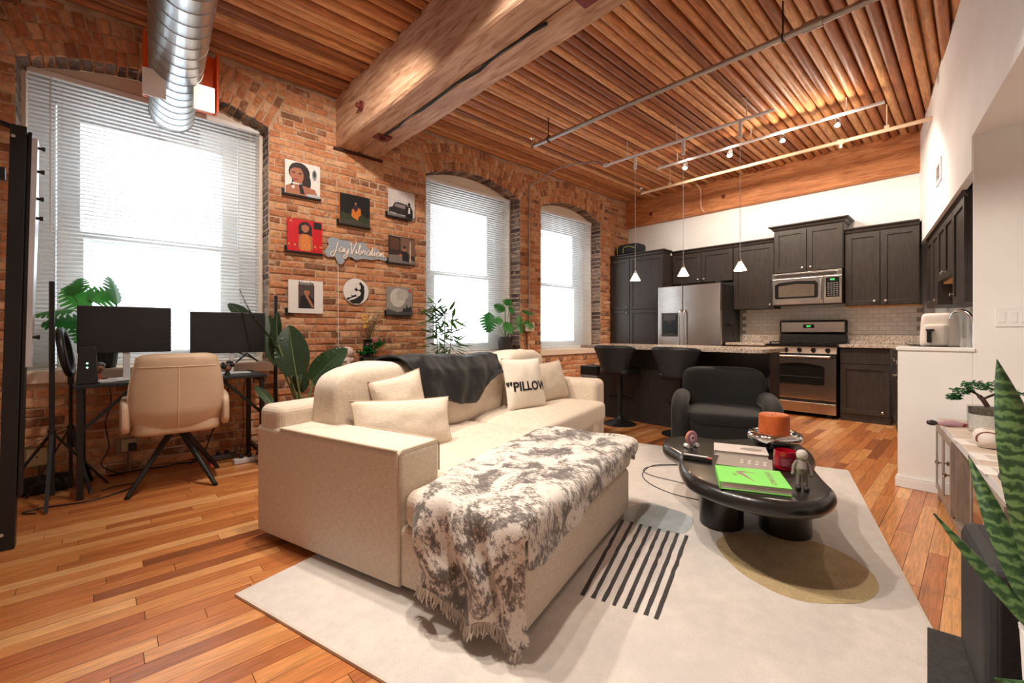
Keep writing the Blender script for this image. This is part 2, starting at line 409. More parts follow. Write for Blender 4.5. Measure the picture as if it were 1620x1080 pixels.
while zc < ZC + .02:
    # free spans of this course
    spans = [(-.75, 7.2)]
    for x0, x1 in WIN:
        if zc + BH / 2 > ZS - .01:
            cx, cz, R, a = arc(x0, x1); m0, m1 = x0, x1
            if zc > ZP - .02:
                m0, m1 = cx, cx
                for k in range(121):
                    xx = x0 - .16 + (x1 - x0 + .32) * k / 120; dd = math.hypot(xx - cx, zc - cz); an = math.atan2(abs(xx - cx), zc - cz)
                    if dd < R + .335 and an < a + .01: m0, m1 = min(m0, xx), max(m1, xx)
            ns = []
            for p, q in spans:
                if m1 <= p or m0 >= q: ns.append((p, q)); continue
                if m0 > p: ns.append((p, m0))
                if m1 < q: ns.append((m1, q))
            spans = ns
    head = row % 6 == 3
    pitch = .103 if head else BPX
    for p, q in spans:
        x = p - (pitch * (.5 if row % 2 else 0)) - (p % pitch if p == -.75 else 0); 
        while x < q - .02:
            a, b = max(x, p), min(x + pitch, q)
            if b - a > .045: bricks.append(((a + b) / 2, zc, b - a - .0125 + rb.uniform(-.003, .003), 'c', 0))
            x += pitch
    zc += BPZ; row += 1
for x0, x1 in WIN:
    cx, cz, R, a = arc(x0, x1)
    for r in range(3):
        rad = R + .052 + r * .111; n = int(2 * a * rad / .067)
        for k in range(n):
            t = -a + 2 * a * (k + .5 + (0 if r % 2 else .0)) / n; zz = cz + rad * math.cos(t)
            if zz + .05 < ZC + .03: bricks.append((cx + rad * math.sin(t), zz, .0565, 'ring', t))
scb = []
for i, (x, z, L, kd, t) in enumerate(bricks):
    u, v, w = pj(x, WY, z)
    ok = seen(x, WY, z) and not (v > 590 and u > 430) and not (430 < u < 950 and v > 570)
    scb.append((L * (BH if kd == 'c' else .104) * WY / w ** 3 if ok else 0, i))
topb = set(i for s_, i in sorted(scb, reverse=True)[:298])
rest = B(); rrn = []
for i, (x, z, L, kd, t) in enumerate(bricks):
    yy = WY + rb.uniform(-.005, .005)
    if i in topb:
        L2 = round(L, 2) if kd == 'c' else .0565
        place('brick', variant('c' if kd == 'c' else 'ring', L2 if kd == 'c' else .06), wall, (x, yy, z + rb.uniform(-.002, .002)), (0, t + rb.uniform(-.012, .012), 0))
    else:
        vs, fs = brick_verts(L, BH if kd == 'c' else .104, .05 if kd == 'c' else .2, rb); c, s_ = math.cos(t), math.sin(t)
        rest.add([(x + vx * c + vz * s_, yy + vy, z - vx * s_ + vz * c) for vx, vy, vz in vs], fs); rrn += [rb.random()] * 9
ro = rest.obj('bricks_rest', bk_a, wall, rnd=rrn); ro['kind'] = 'stuff'
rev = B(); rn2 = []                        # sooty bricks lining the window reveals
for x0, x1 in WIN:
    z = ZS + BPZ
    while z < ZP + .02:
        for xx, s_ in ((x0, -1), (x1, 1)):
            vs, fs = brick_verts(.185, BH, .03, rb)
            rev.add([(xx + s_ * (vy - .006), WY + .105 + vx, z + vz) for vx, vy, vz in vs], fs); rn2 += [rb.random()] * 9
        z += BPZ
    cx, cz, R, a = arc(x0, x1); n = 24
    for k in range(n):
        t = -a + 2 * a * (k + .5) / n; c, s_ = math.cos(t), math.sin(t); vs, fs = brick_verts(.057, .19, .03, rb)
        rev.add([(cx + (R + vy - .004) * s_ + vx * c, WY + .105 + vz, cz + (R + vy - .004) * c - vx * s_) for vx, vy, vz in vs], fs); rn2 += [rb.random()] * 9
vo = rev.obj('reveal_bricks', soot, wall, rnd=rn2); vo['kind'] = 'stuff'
# ---- windows
slat_m, snt, sb = newmat('blind_slat'); sb.inputs['Base Color'].default_value = C4(rgb(236, 236, 234)); sb.inputs['Roughness'].default_value = .5
sb.inputs['Subsurface Weight'].default_value = 0
for i, (x0, x1) in enumerate(WIN):
    w = root('window_%d' % (i + 1), 'arched opening with a white double-hung sash window')
    YB = WY + .36
    B().bb(x0, x0 + .17, YB, YB + .05, .78, 3.06).bb(x1 - .17, x1, YB, YB + .05, .78, 3.06).bb(x0 + .17, x1 - .17, YB, YB + .05, 2.84, 3.14).obj('casing', sashw, w, False, bev=.006)
    B().bb(x0 + .004, x0 + .03, WY + .2, YB, .79, 3.0).bb(x1 - .03, x1 - .004, WY + .2, YB, .79, 3.0).obj('jamb_liner', cream, w, False)
    a, b = x0 + .175, x1 - .175
    for nm, z0, z1, yy, st, rb_, rt in (('upper_sash', 1.80, 2.84, YB + .025, .13, .07, .10), ('lower_sash', .80, 1.87, YB - .03, .15, .12, .06)):
        s = B().bb(a, a + st, yy, yy + .04, z0, z1).bb(b - st, b, yy, yy + .04, z0, z1).bb(a + st, b - st, yy, yy + .04, z0, z0 + rb_).bb(a + st, b - st, yy, yy + .04, z1 - rt, z1).obj(nm, sashw, w, False, bev=.005)
        B().bb(a + st, b - st, yy + .016, yy + .022, z0 + rb_, z1 - rt).obj('pane', pane_m, s, False)
    n = 20; pl = [(x0 + .005, 2.99)] + [(x1 - .005, 2.99)] + [(x1 - .005 - (x1 - x0 - .01) * k / n, arcz(x1 - .005 - (x1 - x0 - .01) * k / n, x0, x1) - .008) for k in range(n + 1)]
    bb_ = B().prism(pl, 0, .03).xf(Matrix(((1, 0, 0, 0), (0, 0, 1, WY + .19), (0, 1, 0, 0), (0, 0, 0, 1))))
    bb_.obj('arch_panel', cream, w, False)
    B().bb(x0 - .05, x1 + .05, WY - .035, WY + .008, ZS - .005, ZS + .075).bb(x0 + .002, x1 - .002, WY - .025, YB + .02, ZS + .05, ZS + .082).obj('sill', cream, w, False, bev=.006)
    # blind
    bl = thing('window_blind', ('wide white slatted blind behind the desk and monitors', 'white slatted blind behind the bamboo and the potted monstera',
                                'white slatted blind in the window nearest the kitchen')[i], 'blind', ((x0 + x1) / 2, WY + .19, .84), 0, 'slatted window blinds')
    Lb = x1 - x0 - .07
    B().bb(-Lb / 2, Lb / 2, -.022, .018, 2.115, 2.155).obj('headrail', trimw, bl, bev=.003)
    B().bb(-Lb / 2, Lb / 2, -.014, .014, -.02, -.004).obj('bottom_rail', trimw, bl, bev=.004)
    if i == 0:
        slat_me = B().grid(lambda u, v: ((u - .5), (v - .5) * .027 * math.cos(.22), -(v - .5) * .027 * math.sin(.22) + .0022 * (1 - (2 * v - 1) ** 2)), 2, 5).mesh('slat', slat_m)
    nsl = 69
    for k in range(nsl): place('slat', slat_me, bl, (0, 0, .012 + k * (2.10 / nsl)), (0, 0, 0), (Lb, 1, 1))
    cords = B()
    for q in (-.38, 0, .38): cords.cyl((q * Lb, -.014, -.01), (q * Lb, -.014, 2.12), .0012, n=5)
    cords.obj('ladder_cord', trimw, bl)
    B().cyl((-Lb / 2 + .12, -.03, .95), (-Lb / 2 + .12, -.03, 2.11), .004, n=8).obj('tilt_wand', trimw, bl)
    B().cyl((Lb / 2 - .08, -.028, 1.05), (Lb / 2 - .08, -.028, 2.11), .0015, n=6).lathe([(.001, 0), (.008, .004), (.004, .03)], (Lb / 2 - .08, -.028, 1.02), 10).obj('pull_cord', trimw, bl)
# ---- plastered walls
struct(B().bb(-1.55, -1.4, -1.65, WY + .46, 0, ZC + .08).obj('wall_near', white, None, False), 'white side wall beyond the desk')
struct(B().bb(-1.55, 4.18, -1.8, -1.65, 0, ZC + .08).obj('wall_front', white, None, False), 'white wall behind the photographer')
wk = struct(B().bb(KX, KX + .15, -.2, WY + .1, 0, 3.02).obj('wall_back', white, None, False), 'cream plastered kitchen wall')
def slant(x0, x1, off0, off1, z0, z1, b=None):
    """block along the slanting wall, from off0 to off1 in y beside its face"""
    b = b or B(); return b.prism([(x0, LW(x0) + off0), (x1, LW(x1) + off0), (x1, LW(x1) + off1), (x0, LW(x0) + off1)], z0, z1)
b = slant(4.10, 7.35, -.12, 0, 2.12, ZC + .08); slant(4.18, 7.35, -.55, -.40, 0, 2.14, b); slant(4.18, 7.35, -.45, -.05, 2.12, 2.2, b)
b.prism([(-1.3, LW(-1.3)), (4.10, LW(4.10)), (4.10, -1.65), (-1.3, -1.65)], 2.34, ZC + .08)
struct(b.obj('wall_right', white, None, False), 'tall bright white wall slanting to the kitchen with a dropped soffit')
b = B().bb(4.06, 4.18, -1.65, .03, 0, 2.345).bb(4.06, 4.18, .03, .392, 0, .955).bb(4.045, 4.19, .02, .40, .95, .972)
struct(b.obj('wall_partition', white, None, False, bev=.004), 'pale grey partition wall with a low half wall beside the kitchen')
struct(B().bb(4.042, 4.06, -1.6, .405, 0, .062).bb(4.048, 4.06, -1.6, .40, .062, .078).bb(4.06, 4.18, .392, .405, 0, .062).obj('baseboard_right', trimw, None, False, bev=.003), 'white baseboard')
# ---- outside
ob = M('pale_facade', rgb(226, 230, 234), .9, var=.04); og = M('facade_glass', rgb(206, 216, 224), .6)
for (x, y, w_, h_, n_, lab) in ((6.5, 17, 9, 16, 3, 'pale office building outside seen through the blinds behind the bamboo'), (-4.5, 26, 11, 11, 3, 'low pale building outside seen through the wide blind')):
    t = thing('neighbouring_building', lab, 'building', (x, y, -4), 0, 'buildings across the street')
    B().bb(-w_ / 2, w_ / 2, 0, 6, 0, h_).obj('facade', ob, t, False)
    wm = B().bb(-.5, .5, -.04, .03, -.8, .8).mesh('window', og, False)
    for r in range(int(h_ / 2.6)):
        for c in range(int(w_ / n_ * 1.6)): place('window', wm, t, (-w_ / 2 + .9 + c * (w_ - 1.8) / max(1, int(w_ / n_ * 1.6) - 1), 0, 1.6 + r * 2.5))
# ================================================================== KITCHEN
def wood_dark(name, base):
    m, nt, b = newmat(name); v = coords(nt, 'Object', (6, 6, 1)); n = noi(nt, v, 6, 5, .6, .4)
    nt.links.new(ramp(nt, n, [(.3, tuple(c * .75 for c in base)), (.7, tuple(c * 1.35 for c in base))]), b.inputs['Base Color'])
    b.inputs['Roughness'].default_value = .42; bump(nt, b, n, .12, .003); return m
esp = wood_dark('espresso_wood', rgb(52, 44, 39)); isl = wood_dark('island_panel', rgb(38, 34, 33))
rawwood = M('raw_plywood', rgb(206, 152, 98), .7)
def granite_mat():
    m, nt, b = newmat('granite'); v = coords(nt)
    vo = nd(nt, 'ShaderNodeTexVoronoi'); vo.inputs['Scale'].default_value = 95; nt.links.new(v, vo.inputs['Vector'])
    n = noi(nt, v, 60, 4, .7); n2 = noi(nt, v, 14, 3)
    c = ramp(nt, mathn(nt, 'ADD', mathn(nt, 'MULTIPLY', vo.outputs['Distance'], .5), mathn(nt, 'MULTIPLY', n, .9)),
             [(.44, rgb(34, 31, 30)), (.55, rgb(108, 96, 88)), (.65, rgb(176, 162, 148)), (.82, rgb(222, 210, 198))])
    c = mixc(nt, mathn(nt, 'MULTIPLY', n2, .35), c, rgb(170, 140, 112)); nt.links.new(c, b.inputs['Base Color']); b.inputs['Roughness'].default_value = .12; return m
granite = granite_mat()
knob_me = B().lathe([(.005, 0), (.005, .012), (.014, .017), (.015, .024), (.009, .029), (.001, .03)], n=14).xf(Matrix.Rotation(PI / 2, 4, 'X')).mesh('knob', nickel)
RW = .058
def door(par, x0, x1, z0, z1, knob=None, mt=None, name='door', flat=False, y=0):
    mt = mt or esp; g = .0025; x0 += g; x1 -= g; z0 += g; z1 -= g
    if flat: d = B().bb(x0, x1, -.02 + y, y, z0, z1).obj(name, mt, par, False, bev=.002)
    else:
        d = B().bb(x0, x0 + RW, -.02 + y, y, z0, z1).bb(x1 - RW, x1, -.02 + y, y, z0, z1).bb(x0 + RW, x1 - RW, -.02 + y, y, z0, z0 + RW).bb(x0 + RW, x1 - RW, -.02 + y, y, z1 - RW, z1)\
            .bb(x0 + RW, x1 - RW, -.008 + y, y, z0 + RW, z1 - RW).obj(name, mt, par, False, bev=.0018)
    if knob: place('knob', knob_me, d, (knob[0], -.02 + y, knob[1]))
    return d
def crown(par, w, dep, z, over=.045, h=.07, l=True, r=True):
    a, b = (-over if l else 0), (w + over if r else w)
    o = B(); prof = ((0, 0), (.3, .22), (.45, .55), (1, .8), (1, 1))
    o.rings([[((a * p), -over * p, z + h * q), (w + (b - w) * p, -over * p, z + h * q), (w + (b - w) * p, dep, z + h * q), (a * p, dep, z + h * q)] for p, q in prof])
    return o.obj('crown_moulding', esp, par, False)
KR = -PI / 2
def cab(name, label, xf, y1, y0, z0, z1, depth=None, group='espresso kitchen cabinets', rz=KR, loc=None):
    d = depth or (KX - .012 - xf); w = y1 - y0
    t = thing(name, label, 'cabinet', loc or (xf + .02, y1, z0), rz, group)
    B().bb(0, w, 0, d - .02, 0, z1 - z0).obj('body', esp, t, False, bev=.002); return t, w, d - .02
# tall pantry, left of the fridge
t, w, d = cab('pantry_cabinet', 'tall dark pantry cabinet with four doors standing against the brick wall', 6.58, WY - .015, 3.495, 0, 2.34)
door(t, 0, .38, .1, 1.45, (.335, 1.40)); door(t, .385, w, .1, 1.45); door(t, 0, .38, 1.455, 2.33, (.335, 1.50)); door(t, .385, w, 1.455, 2.33)
crown(t, w, .235, 2.34, l=False)
# over the fridge
t, w, d = cab('over_fridge_cabinet', 'short dark wall cabinet with two doors above the fridge', 6.88, 3.488, 2.528, 1.85, 2.33)
door(t, .02, .485, 0, .47, (.44, .05)); door(t, .49, w, 0, .47, (.535, .05)); crown(t, w, d, .48, l=False, r=False)
t, w, d = cab('wall_cabinet', 'tall single-door dark wall cabinet between fridge and microwave', 6.88, 2.522, 1.975, 1.405, 2.33)
door(t, .01, w, 0, .92, (w - .05, .05)); crown(t, w, d, .925, l=False, r=False)
t, w, d = cab('microwave_cabinet', 'dark two-door cabinet with wide crown above the microwave', 6.84, 1.968, 1.18, 1.885, 2.47)
door(t, .005, .39, 0, .575, (.345, .05)); door(t, .395, w - .005, 0, .575, (.44, .05)); crown(t, w, d, .585, over=.06)
t, w, d = cab('wall_cabinet', 'dark two-door wall cabinet right of the microwave in the corner', 6.88, 1.172, .475, 1.40, 2.31)
door(t, .01, .345, 0, .905, (.295, .05)); door(t, .35, w - .0, 0, .905, (.4, .05)); crown(t, w, d, .91, l=False, r=False)
B().bb(.0, w, .0, d, -.012, -.001).obj('underside', rawwood, t, False)
# base cabinets on the kitchen wall
t, w, d = cab('base_cabinet', 'dark base cabinet with drawer and door right of the range', 6.56, 1.165, .70, 0, .88)
door(t, 0, w, .69, .87, None, flat=True); door(t, 0, w, .09, .685, (w - .06, .14))
t, w, d = cab('base_cabinet', 'dark base cabinet between the fridge and the range', 6.56, 2.50, 1.985, 0, .88)
door(t, 0, w, .69, .87, (w / 2, .78), flat=True); door(t, 0, w, .09, .685, (.06, .62))
# cabinets along the slanting right wall
SRZ = PI + AA
def scab(name, label, x0, x1, off, depth, z0, z1):
    t = thing(name, label, 'cabinet', (x1, LW(x1) + off, z0), SRZ, 'cabinets on the slanting wall'); w = (x1 - x0) / math.cos(AA)
    B().bb(0, w, .0, depth, 0, z1 - z0).obj('body', esp, t, False, bev=.002); return t, w
UO = -.055
t, w = scab('wall_cabinet', 'tall dark two-door cabinet in the corner beside the air fryer', 5.98, 6.86, UO, .3, 1.34, 2.09)
door(t, 0, w / 2, 0, .74, (w / 2 - .05, .05)); door(t, w / 2, w, 0, .74, (w - .05, .05)); crown(t, w, .3, .75, .03, .03, r=False, l=False)
t, w = scab('wall_cabinet', 'short dark cabinet over an open niche above the sink', 5.12, 5.975, UO, .3, 1.56, 2.09)
door(t, 0, w / 2, 0, .52, (w / 2 - .05, .05)); door(t, w / 2, w, 0, .52, (w / 2 + .05, .05)); crown(t, w, .3, .53, .03, .03, r=False, l=False)
B().bb(0, w, .02, .3, -.02, -.002).obj('underside', rawwood, t, False)
t, w = scab('wall_cabinet', 'tall dark single-door cabinet next to the half wall', 4.62, 5.115, UO, .3, 1.30, 2.09)
door(t, 0, w, 0, .78, (.06, .08)); crown(t, w, .3, .79, .03, .03, r=False, l=False)
for i, (x0, x1, lab) in enumerate(((4.25, 4.95, 'dark base cabinet behind the half wall next to the dishwasher'), (5.0, 5.6, 'dark dishwasher-width base unit below the sink counter'), (5.65, 6.5, 'dark base cabinet in the kitchen corner with chrome knobs'))):
    t, w = scab('base_cabinet', lab, x0, x1, .25, .55, 0, .88)
    for a in (0, 1): door(t, a * w / 2, (a + 1) * w / 2, .69, .87, (a * w / 2 + w / 4, .78), flat=True); door(t, a * w / 2, (a + 1) * w / 2, .09, .685, (w / 2 + (.05 if a else -.05), .62))
# worktops
ct = thing('countertop', 'speckled brown granite countertop running round the kitchen corner', 'countertop', (6.53, 1.17, .88))
B().prism([(0, 0), (0, -.49), (-2.33, -.49 - 2.3 * TA - .02), (-2.33, -.99), (.658, -.99 + .44), (.658, 0)], .004, .042).obj('slab', granite, ct, False, bev=.006)
B().bb(.630, .652, -.70, 0, .042, .15).obj('upstand', granite, ct, False, bev=.004)
ct2 = thing('countertop', 'short granite countertop between the fridge and the range', 'countertop', (6.53, 1.985, .88))
B().bb(0, .658, 0, .515, .004, .042).obj('slab', granite, ct2, False, bev=.006); B().bb(.630, .652, 0, .515, .042, .15).obj('upstand', granite, ct2, False, bev=.004)
# tiles
tilem = piece_mat('white_tile', 'obj', [(0, rgb(234, 228, 220)), (1, rgb(246, 242, 236))], gscale=6, gamt=.03, rough=.12, bmp=.02)
bs = thing('tile_backsplash', 'white subway tile backsplash behind the range and counter', 'backsplash', (KX - .004, 2.52, 1.035))
B().bb(-.006, .003, -2.06, 0, -.1, .37).obj('grout', M('grout', rgb(172, 164, 154), .9), bs, False)
TWd, THt = .1165, .0535
tme = B().bb(-.004, .004, -.5, .5, -.5, .5)
tile_me = B().rings([[(q, (TWd / 2 - i) * a, (THt / 2 - i) * c) for a, c in ((-1, -1), (1, -1), (1, 1), (-1, 1))] for q, i in ((0, .0012), (-.0035, .0012), (-.005, .003))]).mesh('tile', tilem, False)
for r in range(-1, 7):
    y = -.02 if r % 2 else .04
    while y > -2.08:
        wy = y - TWd / 2
        if -2.05 < wy < -.05 and not (r < 0 and -1.36 < wy < -.50 and False): place('tile', tile_me, bs, (-.006, wy, .004 + (r + .5) * THt))
        y -= TWd
# fridge
fr = thing('fridge', 'stainless side-by-side fridge with an ice and water dispenser', 'fridge', (6.40, 3.475, 0), KR)
fb = M('fridge_black', rgb(34, 32, 31), .45, var=.08)
def stainless():
    m, nt, b = newmat('stainless'); v = coords(nt, 'Object', (1, 1, 60)); n = noi(nt, v, 6, 3)
    nt.links.new(ramp(nt, n, [(.35, rgb(196, 190, 184)), (.65, rgb(216, 211, 206))]), b.inputs['Base Color']); b.inputs['Metallic'].default_value = 1
    b.inputs['Roughness'].default_value = .22; v2 = coords(nt, 'Object', (1.2, 1, 2.2)); bump(nt, b, noi(nt, v2, 2.2, 1), .15, .02); return m
sst = stainless()
B().bb(.005, .955, .07, .76, .02, 1.765).obj('body', fb, fr, False, bev=.004)
B().bb(.01, .95, .01, .07, .0, .09).obj('toe_grille', fb, fr, False)
dl = B().bb(0, .405, 0, .065, .1, 1.78).obj('door', sst, fr, False, bev=.012, seg=3)
dr = B().bb(.411, .96, 0, .065, .1, 1.78).obj('door', sst, fr, False, bev=.012, seg=3)
for dd, hx in ((dl, .375), (dr, .442)):
    B().tube(cat([(hx, -.002, 1.40), (hx, -.045, 1.37), (hx, -.055, 1.25), (hx, -.055, .8), (hx, -.045, .68), (hx, -.002, .64)], 5), .013, 10).obj('handle', steel, dd)
dp = B().bb(.062, .345, -.006, .004, 1.0, 1.365).obj('dispenser', M('dispenser_frame', rgb(96, 94, 92), .4, .6), dl, False, bev=.004)
B().bb(.085, .322, -.009, -.005, 1.03, 1.34).obj('dispenser_recess', M('recess_black', rgb(14, 14, 15), .2), dl, False)
B().bb(.10, .305, -.014, -.008, 1.245, 1.335).lathe([(.035, 0), (.03, -.05), (.015, -.07)], (.2, -.012, 1.25), 14, 1, .4).obj('dispenser_controls', M('dispenser_grey', rgb(70, 70, 72), .25), dl, False)
B().bb(.11, .29, -.02, -.008, 1.03, 1.045).obj('drip_tray', MATS['dispenser_grey'], dl, False)
B().bb(.38, .43, .005, .09, 1.78, 1.8).bb(.88, .95, .005, .1, 1.78, 1.8).obj('hinge_cover', fb, fr, False, bev=.004)
# microwave
mw = thing('microwave', 'stainless over-the-range microwave with black keypad', 'microwave', (6.80, 1.966, 1.442), KR)
MW_, MH_ = .782, .428
B().bb(.0, MW_, .02, .385, 0, MH_).obj('body', fb, mw, False, bev=.003)
B().bb(0, .59, -.012, .02, .0, .355).obj('door', sst, mw, False, bev=.006)
B().bb(.592, MW_, -.012, .02, .0, .355).obj('control_panel', sst, mw, False, bev=.004)
B().bb(0, MW_, -.012, .02, .358, MH_).bb(.03, .74, -.015, -.011, .372, .412).obj('vent_strip', [sst], mw, False, bev=.003)
sl = B()
for k in range(4): sl.bb(.03, .73, -.019, -.013, .374 + k * .010, .380 + k * .010)
sl.obj('vent_grille', black, mw, False)
B().prism([(.04, .08), (.52, .08), (.53, .1), (.53, .27), (.50, .30), (.28, .315), (.08, .30), (.03, .27), (.03, .1)], 0, .004).xf(Matrix(((1, 0, 0, 0), (0, 0, -1, -.012), (0, 1, 0, 0), (0, 0, 0, 1)))).obj('window', M('oven_glass', rgb(26, 24, 22), .06, var=0, coat=.5), mw, False)
B().prism([(.075, .105), (.49, .105), (.49, .255), (.28, .275), (.075, .255)], 0, .002).xf(Matrix(((1, 0, 0, 0), (0, 0, -1, -.0162), (0, 1, 0, 0), (0, 0, 0, 1)))).obj('mesh_screen', M('mw_screen', rgb(120, 108, 94), .3, .5), mw, False)
B().bar((.565, -.045, .05), (.565, -.045, .32), .026, .018).bb(.556, .574, -.045, -.01, .05, .075).bb(.556, .574, -.045, -.01, .295, .32).obj('handle', steel, mw, bev=.006)
kp = B().bb(.615, .755, -.015, -.011, .08, .33).obj('keypad', M('keypad_black', rgb(20, 20, 21), .25), mw, False)
bt_ = B()
for r in range(7):
    for c in range(4): bt_.bb(.632 + c * .030, .652 + c * .030, -.0165, -.0148, .095 + r * .026, .107 + r * .026)
bt_.obj('keys', M('key_grey', rgb(120, 116, 110), .5), kp, False)
text_b('4:21', .03, .0008, fn=lambda v: (.685 + v.x, -.0165 - v.z, .303 + v.y)).obj('clock_digits', M('led_green', rgb(40, 220, 70), .5, var=0, emit=(.1, 1, .2), es=2.5), kp, False)
# range
rg = thing('gas_range', 'stainless gas range with five black knobs and arched oven window', 'range', (6.50, 1.962, 0), KR)
RWd = .775
B().bb(0, RWd, .03, .66, .05, .905).obj('body', fb, rg, False, bev=.003)
B().bb(.04, .1, .06, .12, 0, .06).bb(.66, .72, .06, .12, 0, .06).bb(.04, .1, .55, .6, 0, .06).bb(.66, .72, .55, .6, 0, .06).obj('feet', fb, rg, False)
pn = B().add([(0, -.005, .80), (RWd, -.005, .80), (RWd, .03, .895), (0, .03, .895), (0, .05, .80), (RWd, .05, .80), (RWd, .05, .895), (0, .05, .895)],
             [(0, 1, 2, 3), (5, 4, 7, 6), (0, 4, 5, 1), (3, 2, 6, 7), (0, 3, 7, 4), (1, 5, 6, 2)]).obj('control_panel', sst, rg, False)
kme = B().lathe([(.026, 0), (.026, .012), (.021, .03), (.001, .032)], n=18).box((0, 0, .034), (.012, .044, .012)).xf(Matrix.Rotation(PI / 2 + .25, 4, 'X')).mesh('knob', M('knob_black', rgb(18, 18, 18), .3))
for k in range(5): place('knob', kme, pn, (.085 + k * .15, .01, .848))
dv = B().bb(.0, RWd, -.02, .03, .225, .785).obj('oven_door', sst, rg, False, bev=.005)
B().prism([(.13, .41), (.645, .41), (.66, .425), (.66, .62), (.645, .645), (.52, .672), (.388, .68), (.255, .672), (.13, .645), (.115, .62), (.115, .425)], 0, .004).xf(Matrix(((1, 0, 0, 0), (0, 0, -1, -.02), (0, 1, 0, 0), (0, 0, 0, 1)))).obj('window', MATS['oven_glass'], dv, False)
B().bb(.14, .64, -.026, -.023, .505, .510).obj('rack_line', steel, dv, False)
B().bb(0, RWd, -.022, .02, .742, .786).obj('handle_band', fb, dv, False)
B().tube([(.05, -.022, .765), (.055, -.06, .765), (.72, -.06, .765), (.725, -.022, .765)], .013, 10).obj('handle', steel, dv)
B().bb(.0, RWd, -.015, .03, .055, .185).obj('drawer', sst, rg, False, bev=.004)
B().bb(.0, RWd, -.005, .03, .186, .224).obj('drawer_gap', fb, rg, False)
cktop = B().bb(-.002, RWd + .002, .0, .62, .895, .915).obj('cooktop', M('cooktop_black', rgb(20, 20, 20), .2), rg, False, bev=.004)
for gx in (.2, .575):
    g = B()
    for q in (-.16, 0, .16): g.bb(gx + q - .006, gx + q + .006, .05, .58, .935, .947)
    for yy in (.06, .19, .31, .44, .57): g.bb(gx - .175, gx + .175, yy - .006, yy + .006, .935, .947)
    for q in (-.165, .165):
        for yy in (.07, .56): g.bb(gx + q - .008, gx + q + .008, yy - .008, yy + .008, .913, .94)
    g.obj('grate', M('cast_iron', rgb(22, 22, 22), .6), rg, False)
    for yy in (.18, .45): B().lathe([(.045, .913), (.045, .925), (.03, .93), (.001, .93)], (gx, yy, 0), 20).obj('burner', MATS['cast_iron'], rg)
bg = B().bb(.0, RWd, .60, .66, .90, 1.05).bb(-.004, RWd + .004, .59, .66, 1.05, 1.235).obj('backguard', fb, rg, False, bev=.02, seg=3)
B().bb(.02, RWd - .02, .583, .592, 1.07, 1.21).obj('backguard_panel', sst, bg, False, bev=.006)
B().bb(.29, .42, .578, .584, 1.125, 1.175).obj('display', MATS['keypad_black'], bg, False)
text_b('2:37', .028, .0008, fn=lambda v: (.355 + v.x, .577 - v.z, 1.15 + v.y)).obj('clock_digits', MATS['led_green'], bg, False)
# island
il = thing('kitchen_island', 'long black kitchen island with a granite breakfast bar top', 'island', (4.65, 1.38, 0))
B().bb(0, .28, 0, 1.95, 0, .877).obj('body', isl, il, False, bev=.002)
B().bb(-.004, .284, -.014, 0, 0, .877).obj('end_panel', esp, il, False, bev=.002)
B().prism([(-.33, .01), (-.30, -.04), (-.25, -.06), (.33, -.05), (.33, 1.99), (-.35, 1.99), (-.35, .05)], .879, .919).obj('granite_top', granite, il, False, bev=.006, seg=3)
# bar stools
lth = M('black_leather', rgb(30, 30, 32), .42, var=.08, bmp=.12, bscale=150)
def stool(x, y, rz, label):
    t = thing('bar_stool', label, 'stool', (x, y, 0), rz, 'bar stools at the island')
    B().lathe([(.19, 0), (.19, .008), (.155, .022), (.09, .04), (.045, .065), (.032, .1), (.001, .1)], n=36).obj('base', black, t)
    B().cyl((0, 0, .08), (0, 0, .60), .024).cyl((0, 0, .35), (0, 0, .58), .03).obj('pole', black, t)
    B().tube([(.17 * math.cos(a) + .02, .13 * math.sin(a), .31) for a in [k * PI / 14 - PI * .62 for k in range(18)]], .009, 8).obj('footrest', black, t)
    B().sup((.015, 0, .62), (.40, .40, .09), .5, .55).obj('seat', lth, t)
    def shell(u, v):
        a = (u - .5) * 1.85; wz = .60 + .32 * v; R = .215 + .03 * v; flare = 1 + .12 * v - .28 * (1 - v) * abs(u - .5) * 2
        return (-R * math.cos(a) * 1.02 + .03, R * math.sin(a) * flare * 1.18, wz - .03 * (abs(u - .5) * 2) ** 6 * v)
    B().grid(shell, 25, 10).obj('backrest', lth, t, solid=.03, bev=0)
    B().tube([(.02, -.09, .57), (.05, -.18, .55), (.09, -.22, .53)], .005, 6).obj('lift_lever', black, t)
stool(4.395, 2.87, .08, 'black swivel bar stool at the window end of the island')
stool(4.40, 2.135, .05, 'black bar stool half hidden behind the armchair')
bn = thing('trash_bin', 'narrow grey bin with a black lid beside the island', 'bin', (4.83, 3.55, 0))
B().bb(-.12, .12, -.13, .13, 0, .5).obj('body', M('bin_grey', rgb(150, 150, 152), .35, .4), bn, False, bev=.01); B().bb(-.13, .13, -.14, .14, .5, .62).obj('lid', black, bn, False, bev=.012)
# air fryer, faucet, utensils, bag
af = thing('air_fryer', 'white air fryer with a black handle on the corner counter', 'air fryer', (5.86, .265, .925), -1.72)
afm = M('appliance_white', rgb(222, 212, 202), .35, var=.03)
def afn(p): p.z = p.z + .0; p.x *= 1 - .10 * max(0, p.z / .16); p.y *= 1 - .12 * max(0, p.z / .16); return p
B().sup((0, .02, .165), (.25, .30, .33), .22, .32, 36, 20, afn).obj('body', afm, af)
B().sup((0, -.115, .12), (.17, .1, .2), .25, .4).obj('basket_front', afm, af)
B().bb(-.05, -.02, -.2, -.165, .05, .17).bb(-.06, -.0, -.19, -.16, .16, .178).obj('handle', MATS['knob_black'], af, False, bev=.008)
B().bb(-.12, .12, -.12, .15, -.001, .012).obj('base', MATS['knob_black'], af, False)
fc = thing('faucet', 'arched chrome kitchen faucet rising behind the half wall', 'faucet', (4.85, LW(4.85) - .12, .922), 0)
